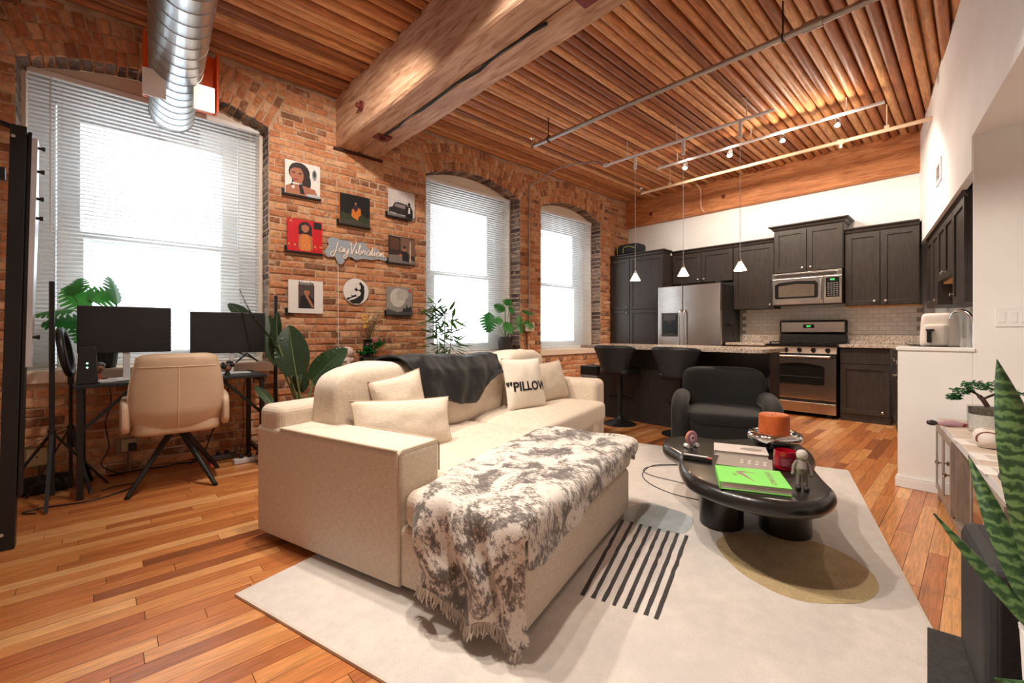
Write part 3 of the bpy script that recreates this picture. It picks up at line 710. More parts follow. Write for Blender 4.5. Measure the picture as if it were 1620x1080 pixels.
B().lathe([(.028, 0), (.028, .02), (.016, .03), (.016, .1), (.001, .1)]).obj('base', chrome, fc)
B().tube(cat([(0, 0, .08), (0, 0, .2), (.005, .015, .27), (.02, .055, .315), (.04, .11, .31), (.045, .13, .26)], 6), [.013] * 31, 10).obj('spout', chrome, fc)
ut = thing('utensil', 'black spatula handle leaning behind the counter beside the fridge', 'utensil', (6.75, 2.448, .9235))
B().cyl((0, 0, 0), (-.02, .03, .24), .007).obj('shaft', black, ut); B().box((-.022, .033, .255), (.012, .075, .035)).obj('grip', black, ut, bev=.01)
bg_ = thing('duffel_bag', 'black bag with lime piping lying on top of the pantry cabinet', 'bag', (6.84, 4.23, 2.418))
B().sup((0, 0, .1), (.34, .46, .2), .35, .45).obj('body', M('bag_black', rgb(36, 40, 46), .8, bmp=.3, bscale=60), bg_)
lime = M('lime_piping', rgb(190, 205, 90), .6)
B().tube(cat([(-.168, .17, .03), (-.165, .17, .15), (-.13, .10, .19), (-.1, -.1, .195), (-.14, -.2, .15)], 5), .005, 6).obj('piping', lime, bg_)
B().tube(cat([(-.172, .05, .04), (-.174, .04, .13), (-.172, -.08, .14), (-.165, -.18, .1)], 5), .004, 6).obj('piping', lime, bg_)
# ================================================================== CEILING SERVICES
def y_at(u, x):
    r = (u - 810) / f_; return x * (FW[1] + r * RT[1]) / (FW[0] + r * RT[0])
galv = M('galvanised_pipe', rgb(176, 172, 168), .35, .8, var=.08); creamp = M('pipe_cream', rgb(226, 196, 164), .5)
alu = M('track_white', rgb(222, 222, 224), .35, var=.02)
p1 = thing('sprinkler_pipe', 'long grey sprinkler pipe hung under the ceiling boards', 'pipe', (3.58, 3.47, 3.2))
B().cyl((0, 0, 0), (0, -5.0, 0), .022).obj('pipe', galv, p1); B().cyl((0, -2.62, 0), (0, -2.74, 0), .034).obj('coupling', galv, p1)
B().lathe([(.02, -.02), (.024, 0), (.016, .03), (.012, .07), (.03, .085), (.03, .092), (.001, .094)], (0, .02, 0)).obj('sprinkler_head', chrome, p1)
for yy in (-.22, -2.5, -4.2): B().cyl((0, yy, 0), (0, yy, ZC - 3.2 + .02), .006, n=8).tube([(.028 * math.cos(a), yy, .028 * math.sin(a)) for a in [k * PI / 8 for k in range(16)]], .006, 6, closed=True).obj('hanger', black, p1)
p4 = thing('sprinkler_pipe', 'cream painted sprinkler pipe beside the kitchen beam', 'pipe', (6.02, 3.52, 3.2))
B().cyl((0, 0, 0), (0, -3.2, 0), .02).obj('pipe', creamp, p4)
B().lathe([(.02, -.02), (.024, 0), (.016, .03), (.012, .06), (.028, .075), (.001, .08)], (0, .02, 0)).obj('sprinkler_head', chrome, p4)
for u in (1060, 1403): yy = y_at(u, 6.02) - 3.52; B().cyl((0, yy, 0), (0, yy, .27), .006, n=8).bb(-.02, .02, yy - .02, yy + .02, -.01, .045).obj('hanger', creamp, p4)
yy = y_at(1330, 6.02) - 3.52; B().cyl((0, yy - .03, 0), (0, yy + .03, 0), .03).cyl((0, yy, 0), (-.0, yy, -.07), .014).obj('tee', creamp, p4)
dc = thing('drop_conduit', 'short cream conduit curving down over the kitchen beam', 'conduit', (7.09, y_at(1108, 7.09), 3.05)); 
B().tube(cat([(-.12, .02, .4), (-.04, .0, .37), (-.005, -.01, .28), (-.005, -.01, .1), (.0, -.03, .01), (.01, -.06, -.03)], 6), .01, 8).obj('conduit', creamp, dc)
TX, TZ = 4.81, 3.25
tr = thing('light_track', 'white ceiling track that carries the three pendant lamps', 'light track', (TX, 3.33, TZ))
B().bb(-.018, .018, -1.95, 0, 0, .022).obj('rail', alu, tr, False, bev=.003); B().bb(-.024, .024, -.02, .05, -.01, .03).obj('feed_box', alu, tr, False, bev=.004)
for yy in (-.3, -.95, -1.7): B().cyl((0, yy, .02), (0, yy, ZC - TZ + .02), .005, n=8).obj('stem', alu, tr)
shade_m, nt_, b_ = newmat('lamp_glass'); b_.inputs['Base Color'].default_value = (1, .9, .78, 1); b_.inputs['Emission Color'].default_value = (1, .70, .42, 1); b_.inputs['Emission Strength'].default_value = 1.5; b_.inputs['Roughness'].default_value = .3
pgroup = 'pendant lamps above the island'
for u, lab in ((1005, 'small conical pendant lamp hanging before the pantry cabinet'), (1081, 'small conical pendant lamp hanging before the fridge cabinets'), (1171, 'small conical pendant lamp hanging nearest the microwave')):
    yy = y_at(u, TX); t = thing('pendant_lamp', lab, 'pendant lamp', (TX, yy, 1.71), 0, pgroup)
    B().cyl((0, 0, TZ - 1.71 - .16), (0, 0, TZ - 1.71 - .005), .018).obj('canopy', alu, t); B().cyl((0, 0, .1), (0, 0, TZ - 1.71 - .15), .0028, n=6).obj('cord', alu, t)
    B().rings([[(r * math.cos(a), r * math.sin(a), z) for a in [k * PI / 12 for k in range(24)]] for r, z in ((.062, 0), (.060, .004), (.014, .092))], False).obj('shade', shade_m, t, solid=.003)
    B().lathe([(.015, .09), (.015, .1), (.006, .125), (.001, .126)], n=14).obj('socket', nickel, t)
    l = lamp('pendant_bulb', 'POINT', (TX, yy, 1.735), 9, (1, .72, .45), .02)
TX2, TZ2 = 5.54, 3.3
tr2 = thing('light_track', 'white ceiling track with four spotlight heads over the kitchen', 'light track', (TX2, 3.03, TZ2))
B().bb(-.018, .018, -2.4, 0, 0, .022).obj('rail', alu, tr2, False, bev=.003)
for yy in (-.3, -1.2, -2.1): B().cyl((0, yy, .02), (0, yy, ZC - TZ2 + .02), .005, n=8).obj('stem', alu, tr2)
bulb = M('bulb_glow', (1, .9, .75), .4, var=0, emit=(1, .86, .66), es=22)
for k, u in enumerate((1085.6, 1156, 1239.6, 1326)):
    yy = y_at(u, TX2) - 3.03
    h_ = B().cyl((0, yy, 0), (0, yy, -.03), .01).cyl((-.01, yy, -.03), (-.035, yy, -.10), .022, .032).obj('spot_head', clear_m if k > 1 else alu, tr2)
    B().sup((-.037, yy, -.106), (.05, .05, .03), 1, 1, 16, 10).obj('bulb', bulb, h_)
    aimx = (6.9, 6.9, 5.0, 6.6)[k]
    lamp('kitchen_spot', 'SPOT', (TX2 - .05, yy + 3.03, TZ2 - .13), 72, WARM, .03, (aimx, yy + 3.03 - .2, .9), cone=150, blend=.6)
    lamp('kitchen_spot_glow', 'POINT', (TX2 - .03, yy + 3.03, TZ2 - .045), 6, WARM, .02)
cd = thing('wall_conduit', 'thin steel conduit climbing the brick pier to the ceiling', 'conduit', (4.52, WY - .025, 0))
B().tube(cat([(0, 0, 1.2), (0, 0, 2.2), (0, 0, 3.1), (.02, -.005, 3.22), (.08, -.06, 3.25), (.13, -.15, 3.30), (.15, -.3, 3.37), (.2, -.6, 3.39), (.27, -.98, 3.34), (.285, -1.08, 3.27), (.29, -1.13, 3.262)], 6), .0095, 8).obj('conduit', galv, cd)
B().tube([(-.05, .0, .02), (-.05, 0, 1.10)], .011, 8).obj('lower_conduit', M('old_pipe', rgb(120, 78, 56), .6, .3), cd)
ox = B().bb(-.085, .085, -.02, .02, 1.08, 1.21).obj('outlet_box', M('ivory_plate', rgb(230, 220, 204), .45), cd, False, bev=.005)
B().bb(-.03, .01, -.025, -.019, 1.11, 1.18).obj('socket', M('socket_grey', rgb(150, 140, 128), .5), ox, False)
vt = thing('wall_vent', 'small white slotted vent high on the slanting wall', 'vent', (5.53, LW(5.53), 2.52), AA)
B().bb(-.16, .16, 0, .012, .075, .10).bb(-.16, .16, 0, .012, -.10, -.075).bb(-.16, -.125, 0, .012, -.075, .075).bb(.125, .16, 0, .012, -.075, .075).obj('frame', trimw, vt, False, bev=.002)
B().bb(-.125, .125, .0005, .002, -.075, .075).obj('backing', M('vent_metal', rgb(150, 140, 130), .6, .4), vt, False)
for k in range(8): B().box((0, .0065, -.066 + k * .019), (.25, .002, .011), R=Matrix.Rotation(.7, 3, 'X')).obj('slat', trimw, vt, False)
sp = thing('switch_plate', 'white triple switch plate on the pale grey partition', 'switch', (4.058, -.14, 1.168), KR)
B().bb(-.075, .075, -.006, 0, -.06, .06).obj('plate', trimw, sp, False, bev=.003)
for k in (-1, 0, 1): B().bb(k * .046 - .016, k * .046 + .016, -.009, -.005, -.033, .033).obj('rocker', trimw, sp, False, bev=.002)
# ================================================================== LIVING AREA
def pxz(u, v, z):
    r = (u - 810) / f_; t = (1.08 - z) * f_ / (v - H_); return Vector((t * (FW[0] + r * RT[0]), t * (FW[1] + r * RT[1]), z))
def fabric(name, col, weave=260, amt=.16, bmp=.25, rough=.9, sheen=.15):
    m, nt, b = newmat(name); v = coords(nt)
    a = noi(nt, coords(nt, 'Object', (1, 1, .12)), weave, 2); c_ = noi(nt, coords(nt, 'Object', (.12, .12, 1)), weave, 2); big = noi(nt, v, 3, 3)
    s = mathn(nt, 'ADD', mathn(nt, 'MULTIPLY', a, .5), mathn(nt, 'MULTIPLY', c_, .5))
    c = ramp(nt, s, [(.38, tuple(q * (1 - amt) for q in col)), (.62, tuple(min(1, q * (1 + amt * .5)) for q in col))])
    c = mixc(nt, mathn(nt, 'MULTIPLY', big, .18), c, tuple(q * .8 for q in col)); nt.links.new(c, b.inputs['Base Color'])
    b.inputs['Roughness'].default_value = rough; b.inputs['Sheen Weight'].default_value = sheen; b.inputs['Specular IOR Level'].default_value = .2; bump(nt, b, s, bmp, .003); return m
linen = fabric('linen', rgb(218, 202, 184)); linen2 = linen
seam_m = M('seam', rgb(188, 168, 146), .9)
# ---- rug
RZ = .012
rugm = fabric('rug_pile', rgb(214, 204, 196), 140, .10, .5, 1, .3)
nt_ = rugm.node_tree; bs_ = nt_.nodes['Principled BSDF']; lk_ = bs_.inputs['Base Color'].links[0].from_socket
nt_.links.new(mixc(nt_, ramp(nt_, noi(nt_, coords(nt_), 1.3, 4, .6, .5), [(.42, (0, 0, 0)), (.7, (.7, .7, .7))]), lk_, rgb(186, 180, 178)), bs_.inputs['Base Color'])
rug = thing('rug', 'large cream rug with black stripes and tan and blue shapes under sofa and table', 'rug', SF(0, 0), math.radians(16))
rinv = Matrix.Rotation(-math.radians(16), 3, 'Z')
def rl(u, v): p = pxz(u, v, RZ); q = rinv @ (p - Vector(SF(0, 0))); return (q.x, q.y)
B().bb(-.33, 2.93, -1.2, 1.168, .0005, RZ).obj('pile', rugm, rug, False, bev=.004)
B().bb(-.335, -.325, -1.2, 1.168, .0005, RZ - .001).bb(-.33, 2.93, -1.206, -1.196, .0005, RZ - .001).bb(2.925, 2.936, -1.2, 1.168, .0005, RZ - .001).obj('binding', M('rug_edge', rgb(206, 192, 178), .9), rug, False)
def inlay(name, pts, col, dz=.0012, smooth=6, amt=.2, closed=True):
    P = [Vector((p[0], p[1], 0)) for p in pts]; P = cat(P, smooth, True) if smooth else P
    out = [(min(max(p.x, -.325), 2.925), min(max(p.y, -1.195), 1.163)) for p in P]
    return B().prism(out, RZ - .002, RZ + dz).obj(name, col, rug, False)
tanm = fabric('rug_tan', rgb(184, 160, 118), 90, .2, .5, 1, .3); bluem = fabric('rug_blue', rgb(170, 176, 178), 90, .18, .5, 1, .3)
taupe = fabric('rug_taupe', rgb(202, 191, 182), 90, .12, .5, 1, .3); palem = fabric('rug_pale', rgb(226, 216, 208), 120, .08, .5, 1, .3); stripem = fabric('rug_stripe', rgb(62, 58, 58), 90, .25, .5, 1, .2)
zz = lambda L: [rl(900 + x * .3704, 680 + y * .3704) for x, y in L]
inlay('tan_shape', zz([(630, 490), (700, 580), (800, 650), (900, 700), (1020, 735), (1150, 742), (1260, 735), (1320, 690), (1315, 640), (1270, 590), (1180, 530), (1060, 480), (900, 450), (740, 440), (660, 455)]), tanm)
inlay('blue_shape', [rl(u, v) for u, v in ((1163, 808), (1188, 802), (1216, 811), (1213, 829), (1195, 838), (1170, 832))], bluem, .0009)
inlay('blue_shape', zz([(240, 345), (330, 310), (430, 335), (520, 370), (530, 400), (490, 440), (380, 430), (250, 390)]), bluem)
for k in range(8):
    a = Vector(rl(986 + 100.5 * k / 7, 822 + 25 * k / 7)); b = Vector(rl(921 + 117 * k / 7, 941 + 38 * k / 7)); n = (b - a).normalized(); sd = Vector((-n.y, n.x)) * .0085
    L = [a.lerp(b, i / 14) + sd * (1 + .5 * nz((i * .9, k, 1))) + Vector((.006 * nz((i * .6, k * 3, 9)), 0)) for i in range(15)]; R = [a.lerp(b, i / 14) - sd * (1 + .5 * nz((i * .9, k, 5))) + Vector((.006 * nz((i * .6, k * 3, 9)), 0)) for i in range(15)]
    inlay('stripe', [tuple(p) for p in L + R[::-1]], stripem, .0018, 0)
lp = cat([(*rl(u, v), RZ + .001) for u, v in ((1110, 772), (1070, 762), (1030, 752), (1018, 744), (1030, 738), (1070, 736), (1085, 737))], 8)
B().tube(lp, .004, 6).obj('line', stripem, rug); B().tube(cat([(*rl(u, v), RZ + .001) for u, v in ((1105, 791), (1060, 780), (1025, 763), (1017, 748), (1035, 736), (1075, 735))], 8), .004, 6).obj('line', stripem, rug)
# ---- sofa
sofa = thing('sofa', 'large cream linen sectional sofa with a chaise, standing on the rug', 'sofa', SF(0, 0, RZ + .001), math.radians(16))
def wr(s, a, p): return a * noise.noise(Vector(p) * s)
def soft(c, d, e1=.16, e2=.16, amp=.006, n=56, m=30, dome=0):
    def fn(p):
        q = p + Vector(c); k = wr(4, amp, q) + wr(11, amp * .35, q); l = p.length or 1
        p = p * (1 + k / l)
        if dome and p.z > 0: p.z += dome * (1 - min(1, abs(2 * p.x / d[0])) ** 2) * (1 - min(1, abs(2 * p.y / d[1])) ** 2)
        return p
    return B().sup(c, d, e1, e2, n, m, fn)
B().bb(.012, 1.28, .012, 1.5, .02, .27).bb(1.2, 2.8, .70, 1.5, .02, .25).obj('base', linen, sofa, False, bev=.03, seg=4)
B().bb(0, .255, .585, 1.628, .015, .582).obj('arm', linen, sofa, False, bev=.028, seg=4)
B().bb(2.60, 2.855, .70, 1.60, .015, .61).obj('arm', linen, sofa, False, bev=.06, seg=5)
B().bb(.006, 2.849, 1.42, 1.622, .02, .685).obj('back', linen, sofa, False, bev=.045, seg=5)
for x in (.004, .251): B().tube([(x, .60, .578), (x, 1.42, .578)], .004, 6).obj('piping', seam_m, sofa)
B().tube([(.006, .588, .03), (.006, .588, .565), (.02, .588, .578), (.235, .588, .578), (.249, .588, .565), (.249, .588, .44)], .004, 6).obj('piping', seam_m, sofa)
# chaise cushion: a T-shaped soft slab
o = B().prism([(.0, .0), (1.30, .0), (1.30, 1.40), (.265, 1.40), (.265, .575), (.0, .575)], .262, .425).obj('seat_cushion', linen2, sofa, False, bev=.055, seg=5)
soft((1.95, .99, .345), (1.31, .80, .19), .3, .14, .006, dome=.02).obj('seat_cushion', linen2, sofa)
for c, d in (((.60, 1.325, .645), (.84, .25, .47)), ((1.38, 1.30, .64), (.74, .28, .47)), ((2.12, 1.29, .65), (.68, .28, .50))):
    soft(c, d, .42, .28, .02).obj('back_cushion', linen2, sofa)
# ---- throw pillows
def pillow(name, label, c, w, h, t, yaw, tilt, roll=0, mt=None, text=None, cat_='pillow'):
    o = thing(name, label, cat_, c, yaw, 'throw pillows on the sofa'); Rm = Matrix.Rotation(tilt, 4, 'X') @ Matrix.Rotation(roll, 4, 'Y')
    def surf(u, v, s):
        a, b = 2 * u - 1, 2 * v - 1; th = ((1 - abs(a) ** 2.4) * (1 - abs(b) ** 2.4))
        x = a * w / 2 * (1 - .07 * (1 - b * b)); z = b * h / 2 * (1 - .07 * (1 - a * a)) + h / 2
        y = s * t / 2 * max(th, 0) ** .5 + .008 * nz((a * 2.2, b * 2.2, s + w * 9)) * (1 if th > .05 else 0)
        return Rm @ Vector((x, y, z))
    b_ = B().grid(lambda u, v: surf(u, v, -1), 22, 22); b_.grid(lambda u, v: surf(u, v, 1), 22, 22)
    ob = b_.obj('cover', mt or linen2, o)
    B().tube([surf(u, v, 0) for u, v in [(k / 12, 0) for k in range(12)] + [(1, k / 12) for k in range(12)] + [(1 - k / 12, 1) for k in range(12)] + [(0, 1 - k / 12) for k in range(12)]], .0035, 6, closed=True).obj('piping', mt or seam_m, o)
    if text:
        def fn(v): u_, v_ = .535 + v.x / w, .42 + v.y / h; p = surf(min(u_, .985), v_, -1); return p + Rm.to_3x3() @ Vector((0, -.003 - v.z, 0))
        text_b(text, .106, .001, fn=fn, bold=.0025).obj('lettering', M('print_black', rgb(26, 22, 22), .8, var=0), o, False)
    return o
sa = math.radians(16)
pillow('lumbar_pillow', 'long cream linen pillow lying along the chaise inside the arm', SF(.47, 1.0, .425), .60, .29, .16, sa - .30, -.30, .06)
pillow('throw_pillow', 'small cream pillow tucked behind the long lumbar pillow', SF(.58, 1.09, .44), .34, .40, .12, sa - .25, -.16, -.16)
pillow('throw_pillow', 'cream square pillow printed with the word PILLOW', SF(1.78, .97, .455), .42, .42, .14, sa - .30, -.25, .03, fabric('cotton', rgb(222, 210, 196), 320, .06), '"PILLOW"')
pillow('throw_pillow', 'plain greige pillow against the far sofa arm', SF(2.29, .98, .455), .48, .36, .15, sa - .15, -.28, -.03, fabric('greige', rgb(198, 182, 164), 300, .1))
# ---- black blanket over the back cushions
blk = M('black_plush', rgb(20, 20, 23), .55, var=.3, scale=14, bmp=.3, bscale=40, sheen=.08)
bl = thing('plush_blanket', 'black plush blanket draped over the sofa back cushions', 'blanket', SF(0, 0, 0), sa)
def blanket(a, b):
    u = .68 + .96 * a; s = b * 1.0
    # profile over the cushion: up the back, over the top, down the front
    prof = [(1.51, .70), (1.48, .80), (1.40, .885), (1.30, .90), (1.20, .885), (1.155, .80), (1.145, .68), (1.14, .56)]
    k = s * 7; i = min(int(k), 6); fr = k - i; w = prof[i][0] + (prof[i + 1][0] - prof[i][0]) * fr; z = prof[i][1] + (prof[i + 1][1] - prof[i][1]) * fr
    hem = .56 + .20 * max(0, a - .42) * 1.6 + .05 * math.sin(a * 9)            # the front hem climbs to the right
    if z < hem and b > .5: z = hem + (z - hem) * .12
    fold = .014 * math.sin(a * 26 + b * 5 + 3 * nz((a * 3, b * 2, 0))) * (.4 + .6 * max(0, 1 - a * 2.2)) + .02 * nz((a * 5, b * 4, 2)) + .008 * nz((a * 14, b * 10, 4))
    w -= fold * (1 if b > .45 else -.4); z += fold * .8 * (1 - abs(2 * b - 1.1)) - .035 * max(0, a - .55) + .012 * math.sin(a * 7)
    u -= .20 * (1 - a) * max(0, .75 - b) - .16 * (1 - a) * max(0, b - .6) * 1.4
    return (u, w - .022, z + .02)
B().grid(blanket, 90, 50).obj('cloth', blk, bl, solid=.012)
# ---- grey and cream throw over the chaise
def throw_mat():
    m, nt, b = newmat('throw_weave'); v = coords(nt, 'Object', (1, 1, 1)); v2 = coords(nt, 'Object', (2.6, 1, .9))
    big = noi(nt, v, 7.5, 4, .65, .9); fine = noi(nt, v2, 42, 6, .85, .4); s = mathn(nt, 'ADD', mathn(nt, 'MULTIPLY', big, 1.1), mathn(nt, 'MULTIPLY', fine, 1.05))
    sc_ = mathn(nt, 'MULTIPLY', s, .5); r = ramp(nt, sc_, [(.53, rgb(216, 207, 198)), (.545, rgb(146, 136, 130)), (.60, rgb(98, 90, 86))])
    nt.links.new(r, b.inputs['Base Color']); b.inputs['Roughness'].default_value = .95; b.inputs['Sheen Weight'].default_value = .2; bump(nt, b, fine, .5, .004); return m
thm = throw_mat()
tw = thing('throw_blanket', 'cream and grey fringed throw draped over the chaise end', 'blanket', SF(0, 0, RZ), sa)
def sstep(x): x = min(max(x, 0), 1); return x * x * (3 - 2 * x)
def throwp(a, b):
    """a: unrolled length along the sofa, b: unrolled width; negative values hang over the left side or the front"""
    w_ = nz((a * 5, b * 5, 3)) * .012 + nz((a * 12, b * 9, 8)) * .006 + .010 * math.sin(a * 11 - b * 13) * sstep(1 - a)
    u, w, z = a, b, .438 + w_ + .012
    if a < .05 and b >= -.02:
        s = .05 - a; n = s / .45
        hem = .035 + .20 * b - .03 * math.sin(b * 30)
        fo = (math.sin(b * 34 + 2.2 * nz((b * 6, n * 2, 1)) + n * 1.5) * .5 + .5) * .055 * sstep(n * 2.2) * sstep((b + .02) / .1) + .012 * nz((a * 8, b * 16, 6)) * sstep((b + .02) / .1)
        u = .05 - .085 * math.sin(min(s / .085, 1) * PI / 2) - fo - .008; z = .45 + w_ - .03 * (1 - math.cos(min(s / .085, 1) * PI / 2)) - max(0, s - .05) / .40 * (.42 - hem)
        w = b + .02 * math.sin(n * 3 + b * 9) * n - .03 * n
    elif b < .04:
        u = max(a, -.03); s = .04 - b; n = min(1, s / .2); dr = .16 - .115 * sstep(a / 1.3) + .012 * math.sin(a * 17)
        w = .04 - .062 * math.sin(min(s / .06, 1) * PI / 2) - .012 * (1 + math.sin(a * 22)) * n * .6 - .004; z = .45 + w_ - .02 * min(1, s / .06) - max(0, s - .03) / .17 * dr
    if a > 1.27:
        s = a - 1.27; u = 1.27 + .05 * math.sin(min(s / .05, 1) * PI / 2) + .008; z -= max(0, s - .02) * .95
    return Vector((u, w, z))
A0, A1, B0, B1 = -.40, 1.44, -.16, .56; NA, NB = 96, 46; tb = B(); idx = {}
for j in range(NB + 1):
    for i in range(NA + 1):
        a, b = A0 + (A1 - A0) * i / NA, B0 + (B1 - B0) * j / NB
        b2 = b - .10 * sstep((.5 - a) / .5) * max(0, b) / .56
        idx[i, j] = len(tb.v); tb.v.append(tuple(throwp(a, b2)))
for j in range(NB):
    for i in range(NA):
        a, b = A0 + (A1 - A0) * (i + 1) / NA, B0 + (B1 - B0) * (j + 1) / NB
        if a < -.02 and b < -.005 or (a > 1.30 and b < .02): continue
        tb.f.append([idx[i, j], idx[i + 1, j], idx[i + 1, j + 1], idx[i, j + 1]]); tb.m.append(0)
tb.obj('cloth', thm, tw, solid=.006, sub=1)
fg = B(); rf = random.Random(9)
for k in range(150):
    b = .02 + (B1 - .12) * k / 150; p = throwp(A0, b); q = p + Vector((rf.uniform(-.02, .004), rf.uniform(-.01, .01), -rf.uniform(.02, .04)))
    if q.z < .012: q.z = .012
    fg.tube([p + Vector((-.002, 0, .01)), (p + q) / 2 + Vector((rf.uniform(-.008, .004), rf.uniform(-.006, .006), 0)), q], [.0032, .003, .002], 5)
for k in range(40):
    b = .1 + .4 * k / 40; p = throwp(1.44, b); fg.tube([p, p + Vector((rf.uniform(0, .012), rf.uniform(-.01, .01), -rf.uniform(.02, .035)))], [.003, .002], 5)
fo_ = fg.obj('fringe', M('fringe_yarn', rgb(190, 178, 166), .95), tw); fo_['kind'] = 'stuff'
# ---- coffee table
TZt = .38
ctb = thing('coffee_table', 'glossy black cloud-shaped coffee table on fat cylinder legs', 'coffee table', (2.55, .85, RZ + .0015))
ol = [(85, 310), (110, 275), (200, 262), (330, 268), (480, 285), (640, 285), (780, 275), (900, 262), (1040, 285), (1180, 370), (1222, 430), (1215, 490), (1290, 590), (1375, 680), (1372, 735), (1280, 785), (1080, 800), (850, 772), (650, 728), (480, 675), (330, 612), (240, 550), (205, 470), (205, 420), (150, 380), (95, 345)]
P = [pxz(1030 + x * .2129, 640 + y * .2129, TZt - .035) - Vector((2.55, .85, 0)) for x, y in ol]
P = cat([(p.x, p.y, 0) for p in P], 4, True); N = len(P)
nrm = []
for i in range(N): t_ = (P[(i + 1) % N] - P[i - 1]).normalized(); nrm.append(Vector((t_.y, -t_.x, 0)))
ar = sum(P[i].x * P[(i + 1) % N].y - P[(i + 1) % N].x * P[i].y for i in range(N)); sg = 1 if ar > 0 else -1
rs = []
for k in range(11):
    a = -PI / 2 + PI * k / 10; rs.append([P[i] - nrm[i] * sg * (.04 * (1 - math.cos(a))) + Vector((0, 0, TZt - RZ - .042 + .04 * math.sin(a))) for i in range(N)])
tbm = M('table_black', rgb(32, 29, 27), .3, var=.15, scale=5, bmp=.05, bscale=120, coat=.3)
B().rings(rs).obj('top', tbm, ctb)
for u, v, r, tt in ((1141, 835, .112, 2.42), (1241.5, 850, .122, 2.33)):
    q = (u - 810) / f_; x, y = tt * (FW[0] + q * RT[0]) - 2.55, tt * (FW[1] + q * RT[1]) - .85
    B().lathe([(.001, 0), (r - .008, 0), (r, .008), (r, TZt - RZ - .09), (r * .98, TZt - RZ - .08), (.001, TZt - RZ - .08)], (x, y, 0), 40).obj('leg', tbm, ctb)
TT = TZt + .0005
def quad(pts, z): return [pxz(u, v, z) for u, v in pts]
def book(name, label, pts, z0, th, cover, pages, group=None, deco=None):
    q = quad(pts, z0 + th); c = sum(q, Vector()) / 4
    e1 = ((q[1] - q[0]) + (q[2] - q[3])) / 2; e2 = ((q[3] - q[0]) + (q[2] - q[1])) / 2; w, d = e1.length, e2.length; ang = math.atan2(e1.y, e1.x)
    t = thing(name, label, 'book', (c.x, c.y, z0), ang, group)
    B().bb(-w / 2, w / 2, -d / 2, d / 2, th - .004, th).bb(-w / 2, w / 2, -d / 2, d / 2, 0, .004).bb(-w / 2, -w / 2 + .004, -d / 2, d / 2, .004, th - .004).obj('cover', cover, t, False, bev=.001)
    B().bb(-w / 2 + .004, w / 2 - .004, -d / 2 + .004, d / 2 - .004, .0041, th - .0041).obj('pages', pages, t, False); return t, w, d
pages = M('book_pages', rgb(214, 206, 198), .9, var=.08, scale=60)
grn = M('book_green', rgb(120, 214, 88), .5, var=.02); gry = M('book_grey', rgb(150, 138, 128), .6, var=.06); pal = M('book_pale', rgb(206, 194, 188), .6, var=.04)
t, w, d = book('grey_book', 'flat grey picture book lying between the green and the pale book', [(1132, 716), (1216, 727), (1229, 746), (1140, 734)], TT, .014, gry, pages)
b_ = B()
for i in range(4):
    for j in range(3): b_.bb(-.02 + i * .035, -.005 + i * .035, -.03 + j * .03, -.022 + j * .03, .0141, .0146)
b_.obj('cover_print', M('print_white', rgb(236, 232, 228), .7, var=0), t, False)
t, w, d = book('pale_book', 'thick pale book with a grey blot on its cover', [(1128, 699), (1210, 707.5), (1218, 720), (1131, 711.5)], TT, .03, pal, pages)
B().prism([(q.x, q.y) for q in cat([(.0, .0, 0), (.03, .03, 0), (.09, .025, 0), (.11, 0, 0), (.08, -.035, 0), (.03, -.03, 0)], 5, True)], .0301, .0306).obj('cover_print', gry, t, False)
t, w, d = book('green_book', 'bright green hardcover book with a curved tick mark and lettering', [(1130, 735), (1233.5, 745), (1253.8, 773.4), (1139.8, 760.5)], TT, .034, grn, pages)
brn = M('print_brown', rgb(150, 122, 110), .6, var=0)
B().prism([(q.x, q.y) for q in cat([(-.055, .045, 0), (-.035, .062, 0), (-.01, .06, 0), (.028, .048, 0), (-.01, .05, 0), (-.028, .042, 0), (-.02, .01, 0), (.005, -.075, 0), (-.028, -.015, 0), (-.05, .022, 0)], 5, True)], .0341, .0346).obj('tick_mark', brn, t, False)
Rt = Matrix.Rotation(-PI / 2, 3, 'Z')
text_b('SOMETHING\'S', .030, .0002, fn=lambda v: Rt @ v + Vector((w * .28, -.005, .0344))).obj('lettering', brn, t, False)
text_b('OFF', .024, .0002, fn=lambda v: Rt @ v + Vector((-w * .24, .0, .0344))).obj('lettering', brn, t, False)
# candle on chrome dish
c = pxz(1231, 716, TT); c = Vector((c.x + .085, c.y + .045, TT))
ds = thing('chrome_dish', 'black bowl with a fat chrome ring rim on the coffee table', 'dish', c)
B().lathe([(.001, 0), (.09, 0), (.10, .01), (.118, .05), (.12, .06), (.001, .06)], n=40).obj('bowl', M('bowl_black', rgb(22, 21, 21), .1, coat=.5), ds)
B().tube([(.118 * math.cos(a), .118 * math.sin(a), .075) for a in [k * PI / 24 for k in range(48)]], .03, 14, closed=True).obj('rim', chrome, ds)
cdl = thing('pillar_candle', 'fat burnt-orange pillar candle standing in the chrome dish', 'candle', c + Vector((0, 0, .0605)))
wax = M('orange_wax', rgb(190, 92, 40), .5, var=.2, scale=20); wax.node_tree.nodes['Principled BSDF'].inputs['Subsurface Weight'].default_value = .3
wax.node_tree.nodes['Principled BSDF'].inputs['Subsurface Radius'].default_value = (.03, .01, .004)
B().lathe([(.001, 0), (.081, 0), (.084, .006), (.08, .14), (.075, .146), (.06, .142), (.001, .139)], n=40).obj('wax', wax, cdl)
for dx in (-.03, .03): B().cyl((dx, 0, .138), (dx + .002, 0, .15), .0015, n=6).obj('wick', black, cdl)
c = pxz(1249, 746, TT); jr = thing('candle_jar', 'round dark red glass candle jar beside the small figurine', 'candle', (c.x + .04, c.y + .03, TT))
B().lathe([(.001, 0), (.044, 0), (.05, .006), (.052, .05), (.05, .092), (.047, .095), (.045, .07), (.001, .068)], n=36).obj('jar', M('red_glass', rgb(150, 14, 34), .12, var=.1, coat=.6), jr)
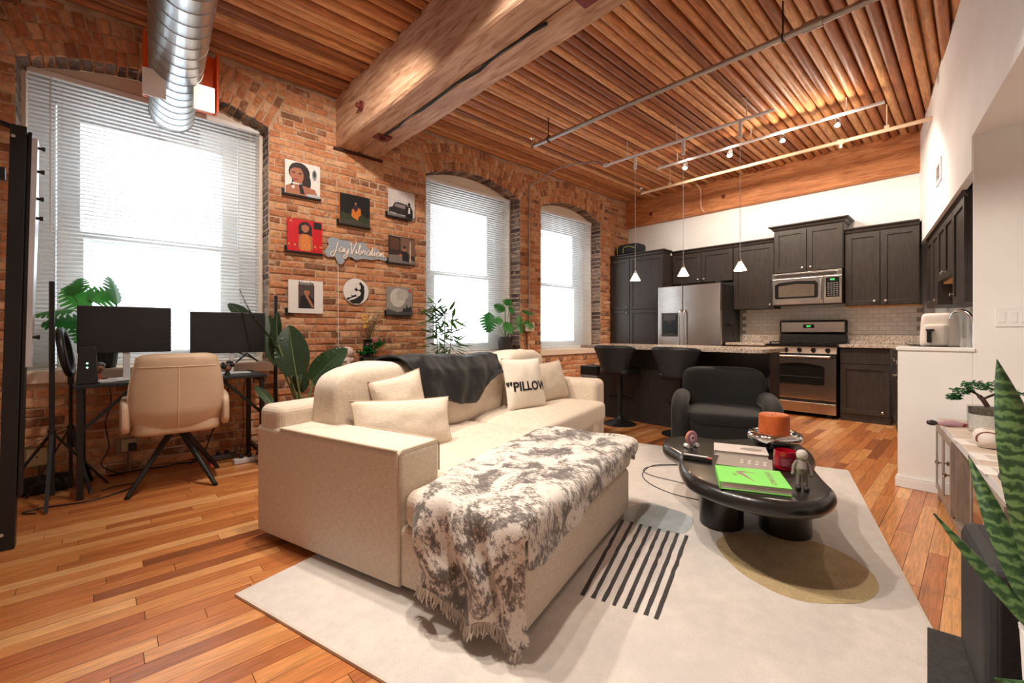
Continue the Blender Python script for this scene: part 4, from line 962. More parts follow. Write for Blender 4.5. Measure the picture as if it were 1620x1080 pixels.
lb = B().grid(lambda u, v: (.0535 * math.cos(2.9 + 1.2 * u), .0535 * math.sin(2.9 + 1.2 * u), .02 + .05 * v), 10, 2).obj('label', M('jar_label', rgb(110, 18, 40), .5), jr)
b_ = B()
for k in range(6): b_.grid(lambda u, v, k=k: (.0542 * math.cos(3.1 + (.6 + .25 * ((k * 7) % 3) / 3) * u), .0542 * math.sin(3.1 + (.6 + .25 * ((k * 7) % 3) / 3) * u), .028 + k * .006 + .0018 * v), 8, 2)
b_.obj('label_print', M('label_ink', rgb(190, 120, 130), .6, var=0), lb)
c = pxz(1272, 775, TT); fgm = thing('toy_figurine', 'small grey toy figurine standing on the coffee table edge', 'figurine', (c.x + .01, c.y + .01, TT), ANG - PI / 2 - .5)
g1, g2, g3 = M('toy_light', rgb(196, 188, 182), .45), M('toy_mid', rgb(134, 124, 118), .45), M('toy_dark', rgb(52, 46, 46), .4)
B().sup((0, 0, .152), (.045, .042, .045), .9, .9).obj('head', g1, fgm)
B().tube([(0, 0, .132), (0, 0, .115), (0, -.006, .095), (0, -.002, .075)], [.012, .019, .024, .02], 14).obj('torso', g2, fgm)
for s in (-1, 1):
    B().tube([(s * .018, 0, .122), (s * .03, .002, .1), (s * .033, -.004, .076)], [.008, .0085, .0075], 10).sup((s * .034, -.006, .068), (.017, .017, .02), 1, 1, 12, 8).obj('arm', g2, fgm)
    B().tube([(s * .011, 0, .082), (s * .013, -.002, .045), (s * .013, 0, .012)], [.0115, .0105, .009], 10).obj('leg', g2, fgm)
    B().sup((s * .015, -.012, .010), (.024, .045, .02), .7, .8, 16, 10).obj('shoe', g3, fgm)
B().tube([(0, -.001, .09), (0, -.001, .068)], [.0245, .022], 14).obj('shorts', M('toy_short', rgb(108, 100, 94), .5), fgm)
c = pxz(1094, 707, TT); dk = thing('donut_ornament', 'small pink round ornament on a clear stand with white feet', 'ornament', (c.x, c.y, TT), ANG - PI / 2 + .3)
B().lathe([(.001, -.008), (.036, -.008), (.04, -.003), (.04, .003), (.036, .008), (.001, .008)], n=32).xf(Matrix.Translation((0, 0, .058)) @ Matrix.Rotation(PI / 2, 4, 'X')).obj('disc', M('pink_glaze', rgb(176, 122, 142), .35, var=.1), dk)
B().lathe([(.034, 0), (.0405, .001), (.0405, .008), (.034, .009)], n=32).xf(Matrix.Translation((0, .006, .058)) @ Matrix.Rotation(PI / 2, 4, 'X')).obj('rim', M('amber_edge', rgb(226, 132, 62), .4), dk)
B().sup((0, -.009, .052), (.032, .006, .042), .8, .9, 18, 10).obj('emblem', M('emblem_mark', rgb(214, 200, 204), .4), dk)
B().sup((0, -.012, .06), (.018, .004, .014), .8, .9, 14, 8).obj('emblem_centre', M('emblem_red', rgb(120, 30, 44), .4), dk)
B().bb(-.03, .03, -.012, .012, .006, .02).obj('stand', clear_m, dk, False)
for s in (-1, 1): B().cyl((s * .034, -.014, .0125), (s * .034, .014, .0125), .012, n=16).obj('foot', M('foot_white', rgb(236, 232, 232), .4), dk)
q = [pxz(u, v, TT) for u, v in ((1083, 726), (1128, 733))]; e = q[1] - q[0]; cp = (q[0] + q[1]) / 2
rm = thing('remote_control', 'slim black remote lying near the left end of the coffee table', 'remote', (cp.x + .01, cp.y + .01, TT), math.atan2(e.y, e.x))
B().bb(-e.length / 2, e.length / 2, -.02, .02, 0, .014).obj('body', MATS['knob_black'], rm, False, bev=.004)
B().bb(-.03, .04, -.006, .006, .0141, .0146).obj('lettering', MATS['print_white'], rm, False)
for k, (dy, lab, m_) in enumerate(((.008, 'white marker pen lying on the black remote', 'foot_white'), (-.008, 'dark marker pen with a red tip lying on the black remote', 'toy_dark'))):
    p_ = thing('marker_pen', lab, 'pen', (cp.x + .01 - dy * e.y / e.length, cp.y + .01 + dy * e.x / e.length, TT + .0145), math.atan2(e.y, e.x))
    B().cyl((-.07, 0, .0065), (.05, 0, .0065), .006, n=12).obj('barrel', MATS[m_], p_); B().cyl((.05, 0, .0065), (.072, 0, .0065), .0055, .004, 12).obj('cap', M('pen_red', rgb(190, 60, 40), .4) if k else MATS['toy_mid'], p_)
# ---- armchair
vel = M('black_velvet', rgb(15, 14, 14), .8, var=.35, scale=7, bmp=.1, bscale=60, sheen=.12)
vel.node_tree.nodes['Principled BSDF'].inputs['Sheen Roughness'].default_value = .35
acx = thing('armchair', 'low black velvet armchair with rounded arms beside the coffee table', 'armchair', (4.0, 1.545, RZ + .002), math.atan2(-.917, .40) + PI)
acx.rotation_euler[2] = math.atan2(.40, -.917) + PI / 2 + PI - PI * 0
acx.rotation_euler[2] = math.atan2(-.40, -.917) + PI / 2
B().sup((0, .0, .17), (.60, .68, .33), .14, .2, 40, 20).obj('base', vel, acx)
B().sup((0, -.03, .335), (.59, .64, .13), .35, .28, 40, 16).obj('seat', vel, acx)
def bk(p): p.y += .10 * (p.z + .05) - .06 * (1 - (2 * p.x / .70) ** 2) * -1 * .0; p.y -= .10 * (2 * p.x / .7) ** 2; return p
B().sup((0, .30, .44), (.70, .20, .58), .32, .5, 44, 24, bk).obj('backrest', vel, acx)
for s in (-1, 1):
    pts = cat([(s * .33, .30, .40), (s * .345, .12, .455), (s * .352, -.08, .45), (s * .352, -.22, .41), (s * .348, -.295, .32), (s * .345, -.315, .18), (s * .343, -.315, .02)], 6)
    b_ = B(); rs = []
    for i, p in enumerate(pts):
        tn = (pts[min(i + 1, len(pts) - 1)] - pts[max(i - 1, 0)]).normalized(); sx_ = Vector((1, 0, 0)); nn = sx_.cross(tn).normalized()
        rs.append([p + sx_ * .072 * math.cos(a) + nn * .075 * math.sin(a) for a in [k * PI / 10 for k in range(20)]])
    b_.rings(rs); b_.sup((s * .345, 0, .2), (.13, .62, .40), .2, .3, 30, 14); b_.obj('arm', vel, acx)
for x in (-.25, .25):
    for y in (-.25, .25): B().cyl((x, y, 0), (x, y, .03), .02).obj('foot', black, acx)
# ================================================================== BRICK WALL DECORATION
def pxt(u, v, t):
    r = (u - 810) / f_; return Vector((t * (FW[0] + r * RT[0]), t * (FW[1] + r * RT[1]), 1.08 + (H_ - v) / f_ * t))
def pxy(u, v, y):
    r = (u - 810) / f_; t = y / (FW[1] + r * RT[1]); return pxt(u, v, t)
def pm(name, c, rough=.5): return M('print_' + name, rgb(*c), rough, var=.10, scale=25)
def ell(cx, cy, rx, ry, n=20, a=0):
    return [(cx + rx * math.cos(2 * PI * k / n) * math.cos(a) - ry * math.sin(2 * PI * k / n) * math.sin(a), cy + rx * math.cos(2 * PI * k / n) * math.sin(a) + ry * math.sin(2 * PI * k / n) * math.cos(a)) for k in range(n)]
def sleeve(label, x0, z0, w, h, bg, shapes, ledge=True, edge=None, texts=(), lx=(-.02, .01)):
    t = thing('record_sleeve', label, 'record sleeve', (x0, WY - .035, z0), 0, 'record sleeves on the brick wall')
    B().bb(0, w, 0, .006, 0, h).obj('sleeve', pm(*bg), t, False, bev=.0015)
    if edge: B().bb(-.001, .004, -.001, .0065, 0, h).obj('spine', pm(*edge), t, False)
    b = B(); mats = []; k = 0
    for col, pts in shapes:
        m = pm(*col)
        if m not in mats: mats.append(m)
        k += 1; b.mat(mats.index(m)); n0 = len(b.v)
        b.prism([(min(max(p[0], .004), .996) * w, min(max(p[1], .004), .996) * h) for p in pts], 0, .0003)
        b.xf(Matrix(((1, 0, 0, 0), (0, 0, -1, -.0002 - .0003 * k), (0, 1, 0, 0), (0, 0, 0, 1))), n0)
    if mats: b.obj('cover_picture', mats, t, False)
    for body, cx, cy, sz, col, sp, bo in texts:
        text_b(body, sz, .0002, space=sp, bold=bo, fn=lambda v: (cx * w + v.x, -.0035 - v.z, cy * h + v.y)).obj('lettering', pm(*col), t, False)
    if ledge: B().bb(lx[0], w + lx[1], -.006, .03, -.014, -.001).bb(lx[0], w + lx[1], -.010, -.005, -.014, .002).bb(lx[0] - .0, w + lx[1], .024, .03, -.014, .05).obj('ledge', black, t, False, bev=.001)
    return t
SK, HR, DK = ('tan', (176, 112, 84)), ('hair', (44, 30, 30)), ('dark', (28, 26, 30))
S3 = .322
sleeve('white record sleeve with a large portrait of a person with dark bobbed hair', 1.237, 2.387, S3, S3, ('offwhite', (236, 230, 226)),
       [(HR, ell(.40, .68, .30, .30)), (HR, ell(.60, .42, .13, .28)), (SK, [(.02, .0), (.02, .22), (.15, .30), (.3, .30), (.6, .30), (.85, .25), (.95, .0)]), (SK, [(.26, .28), (.44, .28), (.46, .5), (.26, .5)]),
        (SK, ell(.33, .60, .19, .26, a=.1)), (HR, [(.14, .72), (.2, .92), (.5, .93), (.56, .75), (.45, .82), (.25, .80)]), (('lip', (150, 70, 70)), ell(.30, .46, .07, .03)), (('eye', (40, 26, 26)), ell(.24, .66, .05, .02)), (('eye', (40, 26, 26)), ell(.42, .65, .05, .02)),
        (DK, [(.16, .26), (.2, .44), (.24, .44), (.22, .26)]), (DK, [(.42, .06), (.38, .36), (.46, .36), (.55, .06)]), (('pearl', (230, 226, 222)), ell(.3, .34, .14, .02)), (('pearl', (230, 226, 222)), ell(.22, .22, .045, .05)),
        (('greyblot', (150, 150, 156)), ell(.83, .70, .07, .16)), (('ink', (60, 60, 66)), ell(.83, .72, .04, .09)), (('palegrey', (196, 194, 196)), ell(.8, .05, .22, .05))])
sleeve('black record sleeve showing a masked figure in an orange jacket among plants', 1.752, 2.187, .324, .318, ('night', (24, 26, 26)),
       [(('grass', (52, 60, 42)), [(0, 0), (0, .3), (.1, .42), (.2, .34), (.35, .38), (.5, .3), (.7, .4), (.9, .3), (1, .36), (1, 0)]), (('soil', (70, 68, 60)), [(0, 0), (0, .12), (.4, .2), (1, .1), (1, 0)]),
        (('orange', (206, 118, 44)), [(.38, .30), (.40, .52), (.48, .58), (.52, .42), (.6, .6), (.68, .58), (.7, .38), (.62, .3), (.6, .18), (.52, .22), (.46, .24)]), (('plum', (62, 40, 58)), ell(.52, .6, .08, .12)), (DK, ell(.51, .78, .05, .08)), (SK, ell(.52, .72, .03, .04)), (DK, [(.47, .8), (.46, .92), (.49, .84)]), (DK, [(.54, .84), (.56, .92), (.56, .8)])], edge=('edge', (206, 112, 50)))
sleeve('pale grey record sleeve with a person standing beside an old dark car', 2.289, 2.367, .332, .30, ('paleback', (212, 204, 202)),
       [(('ground', (120, 116, 116)), [(0, 0), (0, .12), (1, .06), (1, 0)]), (('car', (48, 44, 46)), [(.02, .12), (.02, .30), (.16, .36), (.24, .52), (.34, .56), (.7, .52), (.78, .36), (.8, .1)]), (('glassgrey', (140, 130, 130)), [(.22, .38), (.28, .50), (.64, .48), (.62, .34)]),
        (('bumper', (170, 164, 164)), [(.06, .1), (.06, .16), (.3, .14), (.3, .08)]), (DK, [(.64, .02), (.66, .36), (.72, .46), (.84, .48), (.92, .34), (.92, .02)]), (('shirt', (226, 220, 218)), [(.74, .2), (.76, .42), (.82, .42), (.82, .2)]), (DK, ell(.78, .54, .05, .08))], lx=(-.02, -.04))
sleeve('red record sleeve with a person in an orange halter top', 1.258, 1.848, .322, .312, ('red', (206, 22, 34)),
       [(HR, ell(.50, .72, .20, .22)), (HR, [(.3, .55), (.34, .8), (.68, .8), (.7, .52)]), (SK, [(.3, .08), (.32, .5), (.42, .56), (.58, .56), (.70, .5), (.72, .1), (.66, .1), (.64, .4), (.36, .4), (.36, .08)]), (('halter', (216, 128, 62)), [(.37, .04), (.36, .44), (.44, .56), (.56, .56), (.65, .42), (.66, .04)]),
        (SK, ell(.5, .76, .11, .15)), (HR, [(.38, .8), (.44, .94), (.58, .94), (.63, .8), (.5, .86)]), (DK, [(.74, .76), (.97, .76), (.97, .97), (.74, .97)])],
       texts=(('AALIYAH', .5, .20, .036, ('gold', (230, 186, 110)), 2.6, 0), ('A', .10, .92, .04, ('gold', (230, 186, 110)), 1, 0)))
sleeve('dark brown record sleeve with a seated figure in a lamplit room', 2.293, 1.848, .328, .30, ('umber', (58, 44, 40)),
       [(('wallbrown', (124, 94, 78)), [(.45, .5), (.45, .98), (1, .95), (1, .3)]), (('floorgrey', (128, 118, 114)), [(0, 0), (0, .28), (.5, .32), (1, .12), (1, 0)]), (('wood', (96, 62, 44)), [(.05, .5), (.05, .95), (.4, .9), (.4, .5)]), (DK, [(.52, .1), (.5, .42), (.62, .5), (.74, .42), (.78, .08)]), (SK, ell(.6, .54, .06, .08)), (HR, ell(.6, .62, .06, .05)), (SK, ell(.45, .3, .07, .05)), (('cream2', (214, 190, 160)), [(.8, .08), (.8, .86), (.84, .86), (.84, .06)])], lx=(-.015, -.05))
sleeve('white record sleeve with a small brown portrait and the word blonde', 1.266, 1.256, .322, .318, ('white', (238, 234, 232)),
       [(('photobrown', (84, 68, 66)), [(.28, .15), (.28, .86), (.74, .86), (.74, .15)]), (DK, [(.32, .15), (.34, .5), (.45, .56), (.62, .52), (.73, .42), (.73, .15)]), (SK, ell(.52, .64, .08, .12)), (('sage', (70, 74, 62)), ell(.52, .75, .09, .06)), (SK, [(.44, .6), (.5, .62), (.74, .2), (.66, .18)])], texts=(('blonde', .5, .905, .05, ('ink', (60, 60, 66)), 1, .0012),), lx=(-.02, -.30))
sleeve('grey clouded record sleeve with dark palms along its lower edge', 2.273, 1.265, .32, .312, ('fog', (150, 146, 142)),
       [(('mist', (204, 200, 192)), ell(.42, .62, .30, .34)), (('mist2', (186, 182, 174)), ell(.6, .75, .25, .2)), (('shade', (78, 76, 78)), [(0, 0), (0, .22), (.2, .16), (.4, .1), (.6, .14), (.8, .2), (1, .16), (1, 0)]), (('palm', (50, 50, 52)), [(.6, .12), (.62, .28), (.72, .22), (.76, .4), (.82, .26), (.95, .34), (.98, .12)]), (('sticker', (206, 60, 54)), ell(.9, .9, .055, .055))], lx=(-.015, -.02))
rd = thing('round_print', 'round white print with a black sitting figure on the brick wall', 'picture', (1.932, WY - .02, 1.50))
B().lathe([(.001, -.003), (.137, -.003), (.137, .003), (.001, .003)], n=40).xf(Matrix.Rotation(PI / 2, 4, 'X')).obj('disc', pm('white', (238, 234, 232)), rd)
b = B()
for mi, pts in ((0, [(-.04, -.13), (-.10, -.09), (-.10, -.07), (-.05, -.06), (-.06, 0), (-.01, .03), (.01, .08), (.05, .10), (.085, .06), (.09, 0), (.08, -.08), (.04, -.128)]), (1, ell(.02, .055, .026, .038, 16, .5)), (1, ell(-.035, -.01, .03, .035)), (1, ell(.02, -.02, .03, .03)), (1, ell(-.035, -.075, .06, .010, 16, .4)), (0, ell(-.005, -.035, .03, .012, 16, .6))):
    b.mat(mi); n0 = len(b.v); b.prism(pts, 0, .0003); b.xf(Matrix(((1, 0, 0, 0), (0, 0, -1, -.0032 - .0003 * (mi + 1)), (0, 1, 0, 0), (0, 0, 0, 1))), n0)
b.obj('figure_print', [pm('dark', (28, 26, 30)), pm('pearl', (230, 226, 222))], rd, False)
# neon sign
ns = thing('neon_sign', 'unlit white script neon sign on clear acrylic reading JayVibration', 'sign', (1.604, WY - .03, 1.78))
out = cat([(.08, .255, 0), (.03, .22, 0), (.04, .16, 0), (.0, .10, 0), (.03, .05, 0), (.10, .06, 0), (.13, .005, 0), (.17, -.012, 0), (.20, .02, 0), (.21, .06, 0), (.27, .075, 0), (.32, .05, 0), (.40, .07, 0), (.50, .07, 0), (.57, .085, 0), (.655, .075, 0), (.68, .10, 0), (.65, .125, 0), (.60, .15, 0), (.58, .19, 0), (.52, .20, 0), (.50, .17, 0), (.46, .19, 0), (.42, .235, 0), (.36, .245, 0), (.31, .215, 0), (.25, .24, 0), (.17, .24, 0)], 4, True)
acr, nt_, b_ = newmat('acrylic'); b_.inputs['Base Color'].default_value = C4(rgb(170, 180, 190)); b_.inputs['Roughness'].default_value = .15; b_.inputs['Alpha'].default_value = .85
B().prism([(p.x, p.y) for p in out], 0, .006).xf(Matrix(((1, 0, 0, 0), (0, 0, 1, 0), (0, 1, 0, 0), (0, 0, 0, 1)))).obj('acrylic_panel', acr, ns, False, bev=.001)
G = {'J': (.72, [[(.62, 1.0), (.56, .6), (.46, 0), (.3, -.42), (.08, -.45), (-.02, -.2), (.2, .02), (.72, .12)]]), 'a': (.52, [[(.46, .42), (.28, .5), (.08, .3), (.14, .04), (.34, .08), (.47, .42), (.44, .1), (.52, .06)]]),
     'y': (.55, [[(0, .1), (.06, .45), (.12, .1), (.3, .06), (.48, .45), (.42, 0), (.28, -.5), (.08, -.5), (.12, -.25), (.55, .08)]]), 'V': (.62, [[(0, .9), (.1, 1.0), (.24, .04), (.3, .04), (.6, 1.02), (.7, 1.0)]]), 'i': (.24, [[(0, .1), (.08, .45), (.1, .08), (.24, .1)], [(.13, .62), (.14, .66)]]),
     'b': (.46, [[(0, .1), (.2, .8), (.16, 1.0), (.1, .8), (.1, .1), (.26, .02), (.38, .25), (.24, .42), (.46, .3)]]), 'r': (.4, [[(0, .1), (.08, .48), (.16, .38), (.3, .44), (.28, .12), (.4, .08)]]), 't': (.3, [[(.0, .1), (.14, .95), (.12, .1), (.3, .08)], [(-.02, .6), (.3, .64)]]),
     'o': (.46, [[(.0, .2), (.1, .42), (.24, .48), (.38, .25), (.22, .02), (.08, .2), (.2, .44), (.46, .36)]]), 'n': (.55, [[(0, .1), (.06, .48), (.1, .04), (.2, .42), (.34, .44), (.36, .08), (.55, .14)]])}
neon = M('neon_tube', rgb(246, 230, 212), .4, var=.02); x = .06
for k, ch in enumerate('JayVibration'):
    w_, st = G[ch]; b = B()
    for s_ in st: b.tube(cat([(x + px * .098 + py * .012, -.006, .108 + py * .105) for px, py in s_], 5), .0052, 6)
    b.obj('letter', neon, ns); x += w_ * .105
B().tube(cat([(.135, .004, .0), (.138, .004, -.3), (.137, .003, -.6), (.14, .0, -.95)], 5), .003, 6).obj('cord', trimw, ns)
# ================================================================== DESK CORNER
dkm = M('desk_black', rgb(34, 34, 37), .55, var=.15, scale=12)
dsk = thing('desk', 'black desk with slim steel legs in front of the wide window', 'desk', (-.15, 3.90, 0))
B().bb(0, 1.10, 0, .52, .715, .738).obj('top', dkm, dsk, False, bev=.003)
for x in (.015, 1.055):
    for y in (.02, .47): B().bb(x, x + .032, y, y + .032, .012, .715).bb(x - .003, x + .035, y - .003, y + .035, 0, .012).obj('leg', black, dsk, False, bev=.002)
    B().bb(x + .004, x + .028, .05, .47, .10, .13).bb(x + .004, x + .028, .05, .47, .685, .715).obj('side_rail', black, dsk, False)
B().bar((.04, .036, .44), (.30, .036, .71), .022, .012, (0, 1, 0)).obj('brace', black, dsk); B().bar((1.06, .036, .44), (.80, .036, .71), .022, .012, (0, 1, 0)).obj('brace', black, dsk)
mon = M('monitor_black', rgb(32, 33, 36), .38, var=.12, scale=5); sil = M('silver_plastic', rgb(206, 206, 208), .35, .3)
def monitor(label, x0, x1, z0, z1, y, rz, white_):
    t = thing('monitor', label, 'monitor', ((x0 + x1) / 2, y, .739), rz, 'monitors on the desk'); w = (x1 - x0) / 2
    B().bb(-w, w, 0, .022, z0 - .739, z1 - .739).obj('back_shell', mon, t, False, bev=.006)
    B().bb(-w + .008, w - .008, .022, .026, z0 - .739 + .01, z1 - .739 - .008).obj('screen', M('screen_dark', rgb(14, 15, 17), .15), t, False)
    if white_:
        B().bb(-.02, .02, .01, .03, .008, .25).obj('column', sil, t, False, bev=.004); B().bb(-.10, .10, -.06, .12, 0, .009).obj('foot', sil, t, False, bev=.003)
    else:
        B().bb(.0, .03, .01, .03, .008, .25).obj('column', sil, t, False, bev=.004); B().bb(-.14, .14, -.05, .11, 0, .009).obj('foot', sil, t, False, bev=.003)
        B().bar((.12, -.002, .16), (.20, -.01, .09), .012).bar((.12, -.002, .16), (.04, -.01, .09), .012).bar((.06, 0, .17), (.16, 0, .12), .01).obj('cable_arm', black, t)
    return t
monitor('black monitor seen from behind beside the router', -.14, .36, .93, 1.255, 4.12, -.02, True)
monitor('black monitor seen from behind with a leaf across its corner', .475, .995, .905, 1.235, 4.13, .03, False)
rt = thing('router', 'black upright router with two green lights on the desk corner', 'router', (-.085, 3.965, .739), ANG - PI / 2 + .75)
B().rings([[(-w, -d, z), (w, -d, z), (w, d, z), (-w, d, z)] for w, d, z in ((.052, .05, 0), (.05, .048, .02), (.042, .042, .235), (.038, .038, .24))]).obj('case', mon, rt, False, bev=.006)
for z in (.135, .108): B().sup((0, -.0465, z), (.009, .004, .009), 1, 1, 10, 6).obj('led', M('led_glow', rgb(90, 255, 150), .4, var=0, emit=(.25, 1, .5), es=9), rt)
pt = thing('ribbed_planter', 'black ribbed planter holding a monstera on the wide window sill', 'planter', (.0, 4.56, .803))
n_ = 36; B().rings([[(r * (1 + (.05 if k % 2 else 0)) * math.cos(2 * PI * k / n_), r * (1 + (.05 if k % 2 else 0)) * math.sin(2 * PI * k / n_), z) for k in range(n_)] for r, z in ((.055, 0), (.06, .004), (.075, .13), (.077, .14), (.068, .14), (.06, .115))]).obj('pot', M('planter_black', rgb(24, 24, 26), .4), pt)
# leaves
def leaf_mat(name, a, b_, rough=.4, veins=None):
    m, nt, bs = newmat(name); r = nd(nt, 'ShaderNodeObjectInfo').outputs['Random']; v = coords(nt, 'Object'); n = noi(nt, v, 9, 3)
    c = mixc(nt, mathn(nt, 'ADD', mathn(nt, 'MULTIPLY', r, .6), mathn(nt, 'MULTIPLY', n, .4)), a, b_); nt.links.new(c, bs.inputs['Base Color']); bs.inputs['Roughness'].default_value = rough
    tl = nd(nt, 'ShaderNodeBsdfTranslucent'); nt.links.new(c, tl.inputs[0]); mx = nd(nt, 'ShaderNodeMixShader'); mx.inputs[0].default_value = .38
    nt.links.new(bs.outputs[0], mx.inputs[1]); nt.links.new(tl.outputs[0], mx.inputs[2]); nt.links.new(mx.outputs[0], nt.nodes['Material Output'].inputs[0]); return m
mons = leaf_mat('monstera_green', rgb(26, 84, 38), rgb(76, 152, 64), .32); mon2 = mons
stemm = M('stem_green', rgb(88, 116, 64), .5)
def monstera_leaf(b, c, nrm, up, size):
    """split heart-shaped leaf: fingers cut into the blade"""
    n = Vector(nrm).normalized(); u = Vector(up); u = (u - n * u.dot(n)).normalized(); s = n.cross(u); c = Vector(c); vs = []; fs = []
    def P(x, y): return c + s * x * size + u * y * size - n * size * (.28 * abs(x) ** 1.6 + .22 * (y - .1) ** 2)
    for sd in (-1, 1):
        prof = [(-.42, .16), (-.36, .36), (-.24, .46), (-.10, .48), (.05, .44), (.19, .37), (.31, .28), (.42, .16), (.55, 0)]
        for i in range(len(prof) - 1):
            (y0, w0), (y1, w1) = prof[i], prof[i + 1]; g = .42 if 0 < i < 7 else 0
            yt0, yt1 = y0 + .10 + (y1 - y0) * g, y1 + .10 - (y1 - y0) * g * .5
            k = len(vs); m0, m1 = (y0 + (y1 - y0) * g * .3), y1
            vs += [P(0, y0), P(0, y1), P(sd * w1 * .45, y1 + .03), P(sd * w0 * .45, y0 + .03), P(sd * w1, min(yt1, .55)), P(sd * w0, yt0), P(sd * (w0 + w1) / 2 * 1.06, (yt0 + yt1) / 2)]
            fs += [(k, k + 1, k + 2, k + 3), (k + 3, k + 2, k + 4, k + 6, k + 5)]
    b.add(vs, fs); return P(0, -.40)
def monstera(par, base, leaves, mt, off=Vector()):
    for c, nr, up, sz in leaves:
        b = B(); c = Vector(c) - off; st = monstera_leaf(b, c, nr, up, sz); lf = b.obj('leaf', mt, par)
        bs_ = Vector(base); mid = (bs_ + st) / 2 + Vector((0, 0, .05)); B().tube(cat([bs_, mid, st], 6), .004, 6).obj('stem', stemm, par)
toc = Vector((-.25, -.9, .25))
off = Vector((.0, 4.56, .803))
lv = []
for u, v, sz, nr, up in ((124, 470, .24, (-.3, -.8, .5), (-.6, .2, .7)), (162, 468, .22, (.35, -.7, .6), (.8, .1, .5)), (183, 462, .22, (.8, -.4, .3), (.3, 0, .9)), (108, 508, .24, (-.2, -.6, .8), (-1, 0, .1)), (90, 492, .22, (-.2, -.3, .9), (-1, -.1, .0)), (135, 520, .20, (-.2, -.9, .2), (-.3, 0, -.9)), (118, 455, .18, (-.5, -.5, .5), (-.2, .1, .9))):
    lv.append((pxy(u, v, 4.42 + .02 * random.random()), nr, up, sz))
pl_ = thing('monstera_plant', 'bright green monstera leaves rising behind the left monitor', 'plant', (.0, 4.56, .93))
monstera(pl_, (0, 0, 0), lv, mons, Vector((.0, 4.56, .93)))
vf = thing('vinyl_figurine', 'small brown-headed figurine with big dark hair standing by the router', 'figurine', tuple(pxz(156, 603, .739)), ANG - PI / 2 + .6)
B().sup((0, 0, .085), (.062, .055, .05), .7, .8).obj('head', M('toy_brown', rgb(122, 74, 50), .4), vf); B().sup((0, .008, .105), (.066, .055, .05), .8, .8).obj('hair', MATS['toy_dark'], vf)
for s in (-1, 1): B().sup((s * .016, -.027, .085), (.012, .006, .012), 1, 1, 10, 6).obj('eye', black, vf)
B().tube([(0, 0, .06), (0, 0, .03), (0, 0, 0)], [.012, .018, .02], 12).obj('body', M('toy_red', rgb(140, 54, 40), .5), vf)
cc = thing('cable_coil', 'loose coil of white charging cable on the desk by the figurine', 'cable', (.02, 3.99, .7395))
b = B(); b.tube([(.07 * math.cos(k * .6) * (1 + .2 * math.sin(k)), .045 * math.sin(k * .6) * (1 + .2 * math.cos(k * 1.7)), .005 + .0022 * (k % 7)) for k in range(60)], .0035, 6); b.obj('cable', M('cable_white', rgb(214, 212, 212), .45), cc)
ts = thing('dark_sculpture', 'small dark curly sculpture on the desk behind the chair', 'figurine', tuple(pxz(359, 593, .739) + Vector((0, -.02, 0))))
b = B(); rs_ = random.Random(4)
for k in range(26): b.sup((rs_.uniform(-.035, .035), rs_.uniform(-.03, .03), .075 + rs_.uniform(-.02, .03)), (.026, .026, .024), 1, 1, 8, 6)
o = b.obj('curls', MATS['toy_dark'], ts); o['kind'] = 'stuff'; B().sup((0, -.01, .055), (.05, .045, .045), .8, .9).obj('face', MATS['toy_brown'], ts); B().lathe([(.022, 0), (.02, .01), (.012, .035), (.001, .036)], n=14).obj('base', black, ts)
# chair
lea = M('beige_leather', rgb(200, 174, 148), .5, var=.06, scale=5, bmp=.08, bscale=120); leas = M('beige_seam', rgb(214, 192, 168), .6)
ch = thing('desk_chair', 'beige upholstered desk chair with four black splayed legs', 'chair', (.375, 3.93, 0), -.06)
def bkf(u, v, s):
    a = 2 * u - 1; w = (.235 + .03 * math.sin(PI * min(1, v * 1.1)) - .015 * v) ; z = .41 + .52 * v; r = 1 - .10 * max(0, abs(a) - .7) / .3 * (1 if v > .85 or v < .1 else 0)
    y = -.235 - .05 * v + .055 * a * a * (1 - .3 * v) + s * .032 * (1 - abs(a) ** 6) ** .5 * (1 - abs(2 * v - 1) ** 10) ** .5 + .09 * max(0, .25 - v) * 1.5
    return (a * w, y, z - .025 * (abs(a) ** 8) * (1 if v > .5 else -1) * abs(2 * v - 1) ** 4)
b = B().grid(lambda u, v: bkf(u, v, -1), 30, 24); b.grid(lambda u, v: bkf(u, v, 1), 30, 24); b.obj('backrest', lea, ch)
B().tube([Vector(bkf(.5, k / 20 * .84, -1)) + Vector((0, -.001, 0)) for k in range(1, 21)], .003, 6).obj('seam', leas, ch); B().tube([Vector(bkf(k / 20, .84, -1)) + Vector((0, -.001, 0)) for k in range(1, 20)], .003, 6).obj('seam', leas, ch)
B().tube([bkf(u, v, 0) for u, v in [(0, k / 14) for k in range(14)] + [(k / 14, 1) for k in range(14)] + [(1, 1 - k / 14) for k in range(15)]], .004, 6).obj('piping', leas, ch)
B().sup((0, .02, .44), (.50, .50, .12), .3, .4).obj('seat', lea, ch)
for s in (-1, 1): B().sup((s * .272, -.03, .53), (.06, .42, .225), .45, .6, 28, 16, lambda p: Vector((p.x, p.y, p.z - .10 * (p.y + .2) * 0 - .06 * max(0, -p.y)))).obj('armrest', lea, ch)
B().cyl((0, 0, .36), (0, 0, .40), .06).obj('hub', black, ch)
for a in (PI * .25, PI * .75, PI * 1.25, PI * 1.75): c_, s_ = math.cos(a - .12), math.sin(a - .12); B().tube([(c_ * .03, s_ * .03, .385), (c_ * .33, s_ * .33, .012)], [.022, .014], 10).lathe([(.016, 0), (.016, .012), (.001, .014)], (c_ * .332, s_ * .332, 0), 10).obj('leg', black, ch)
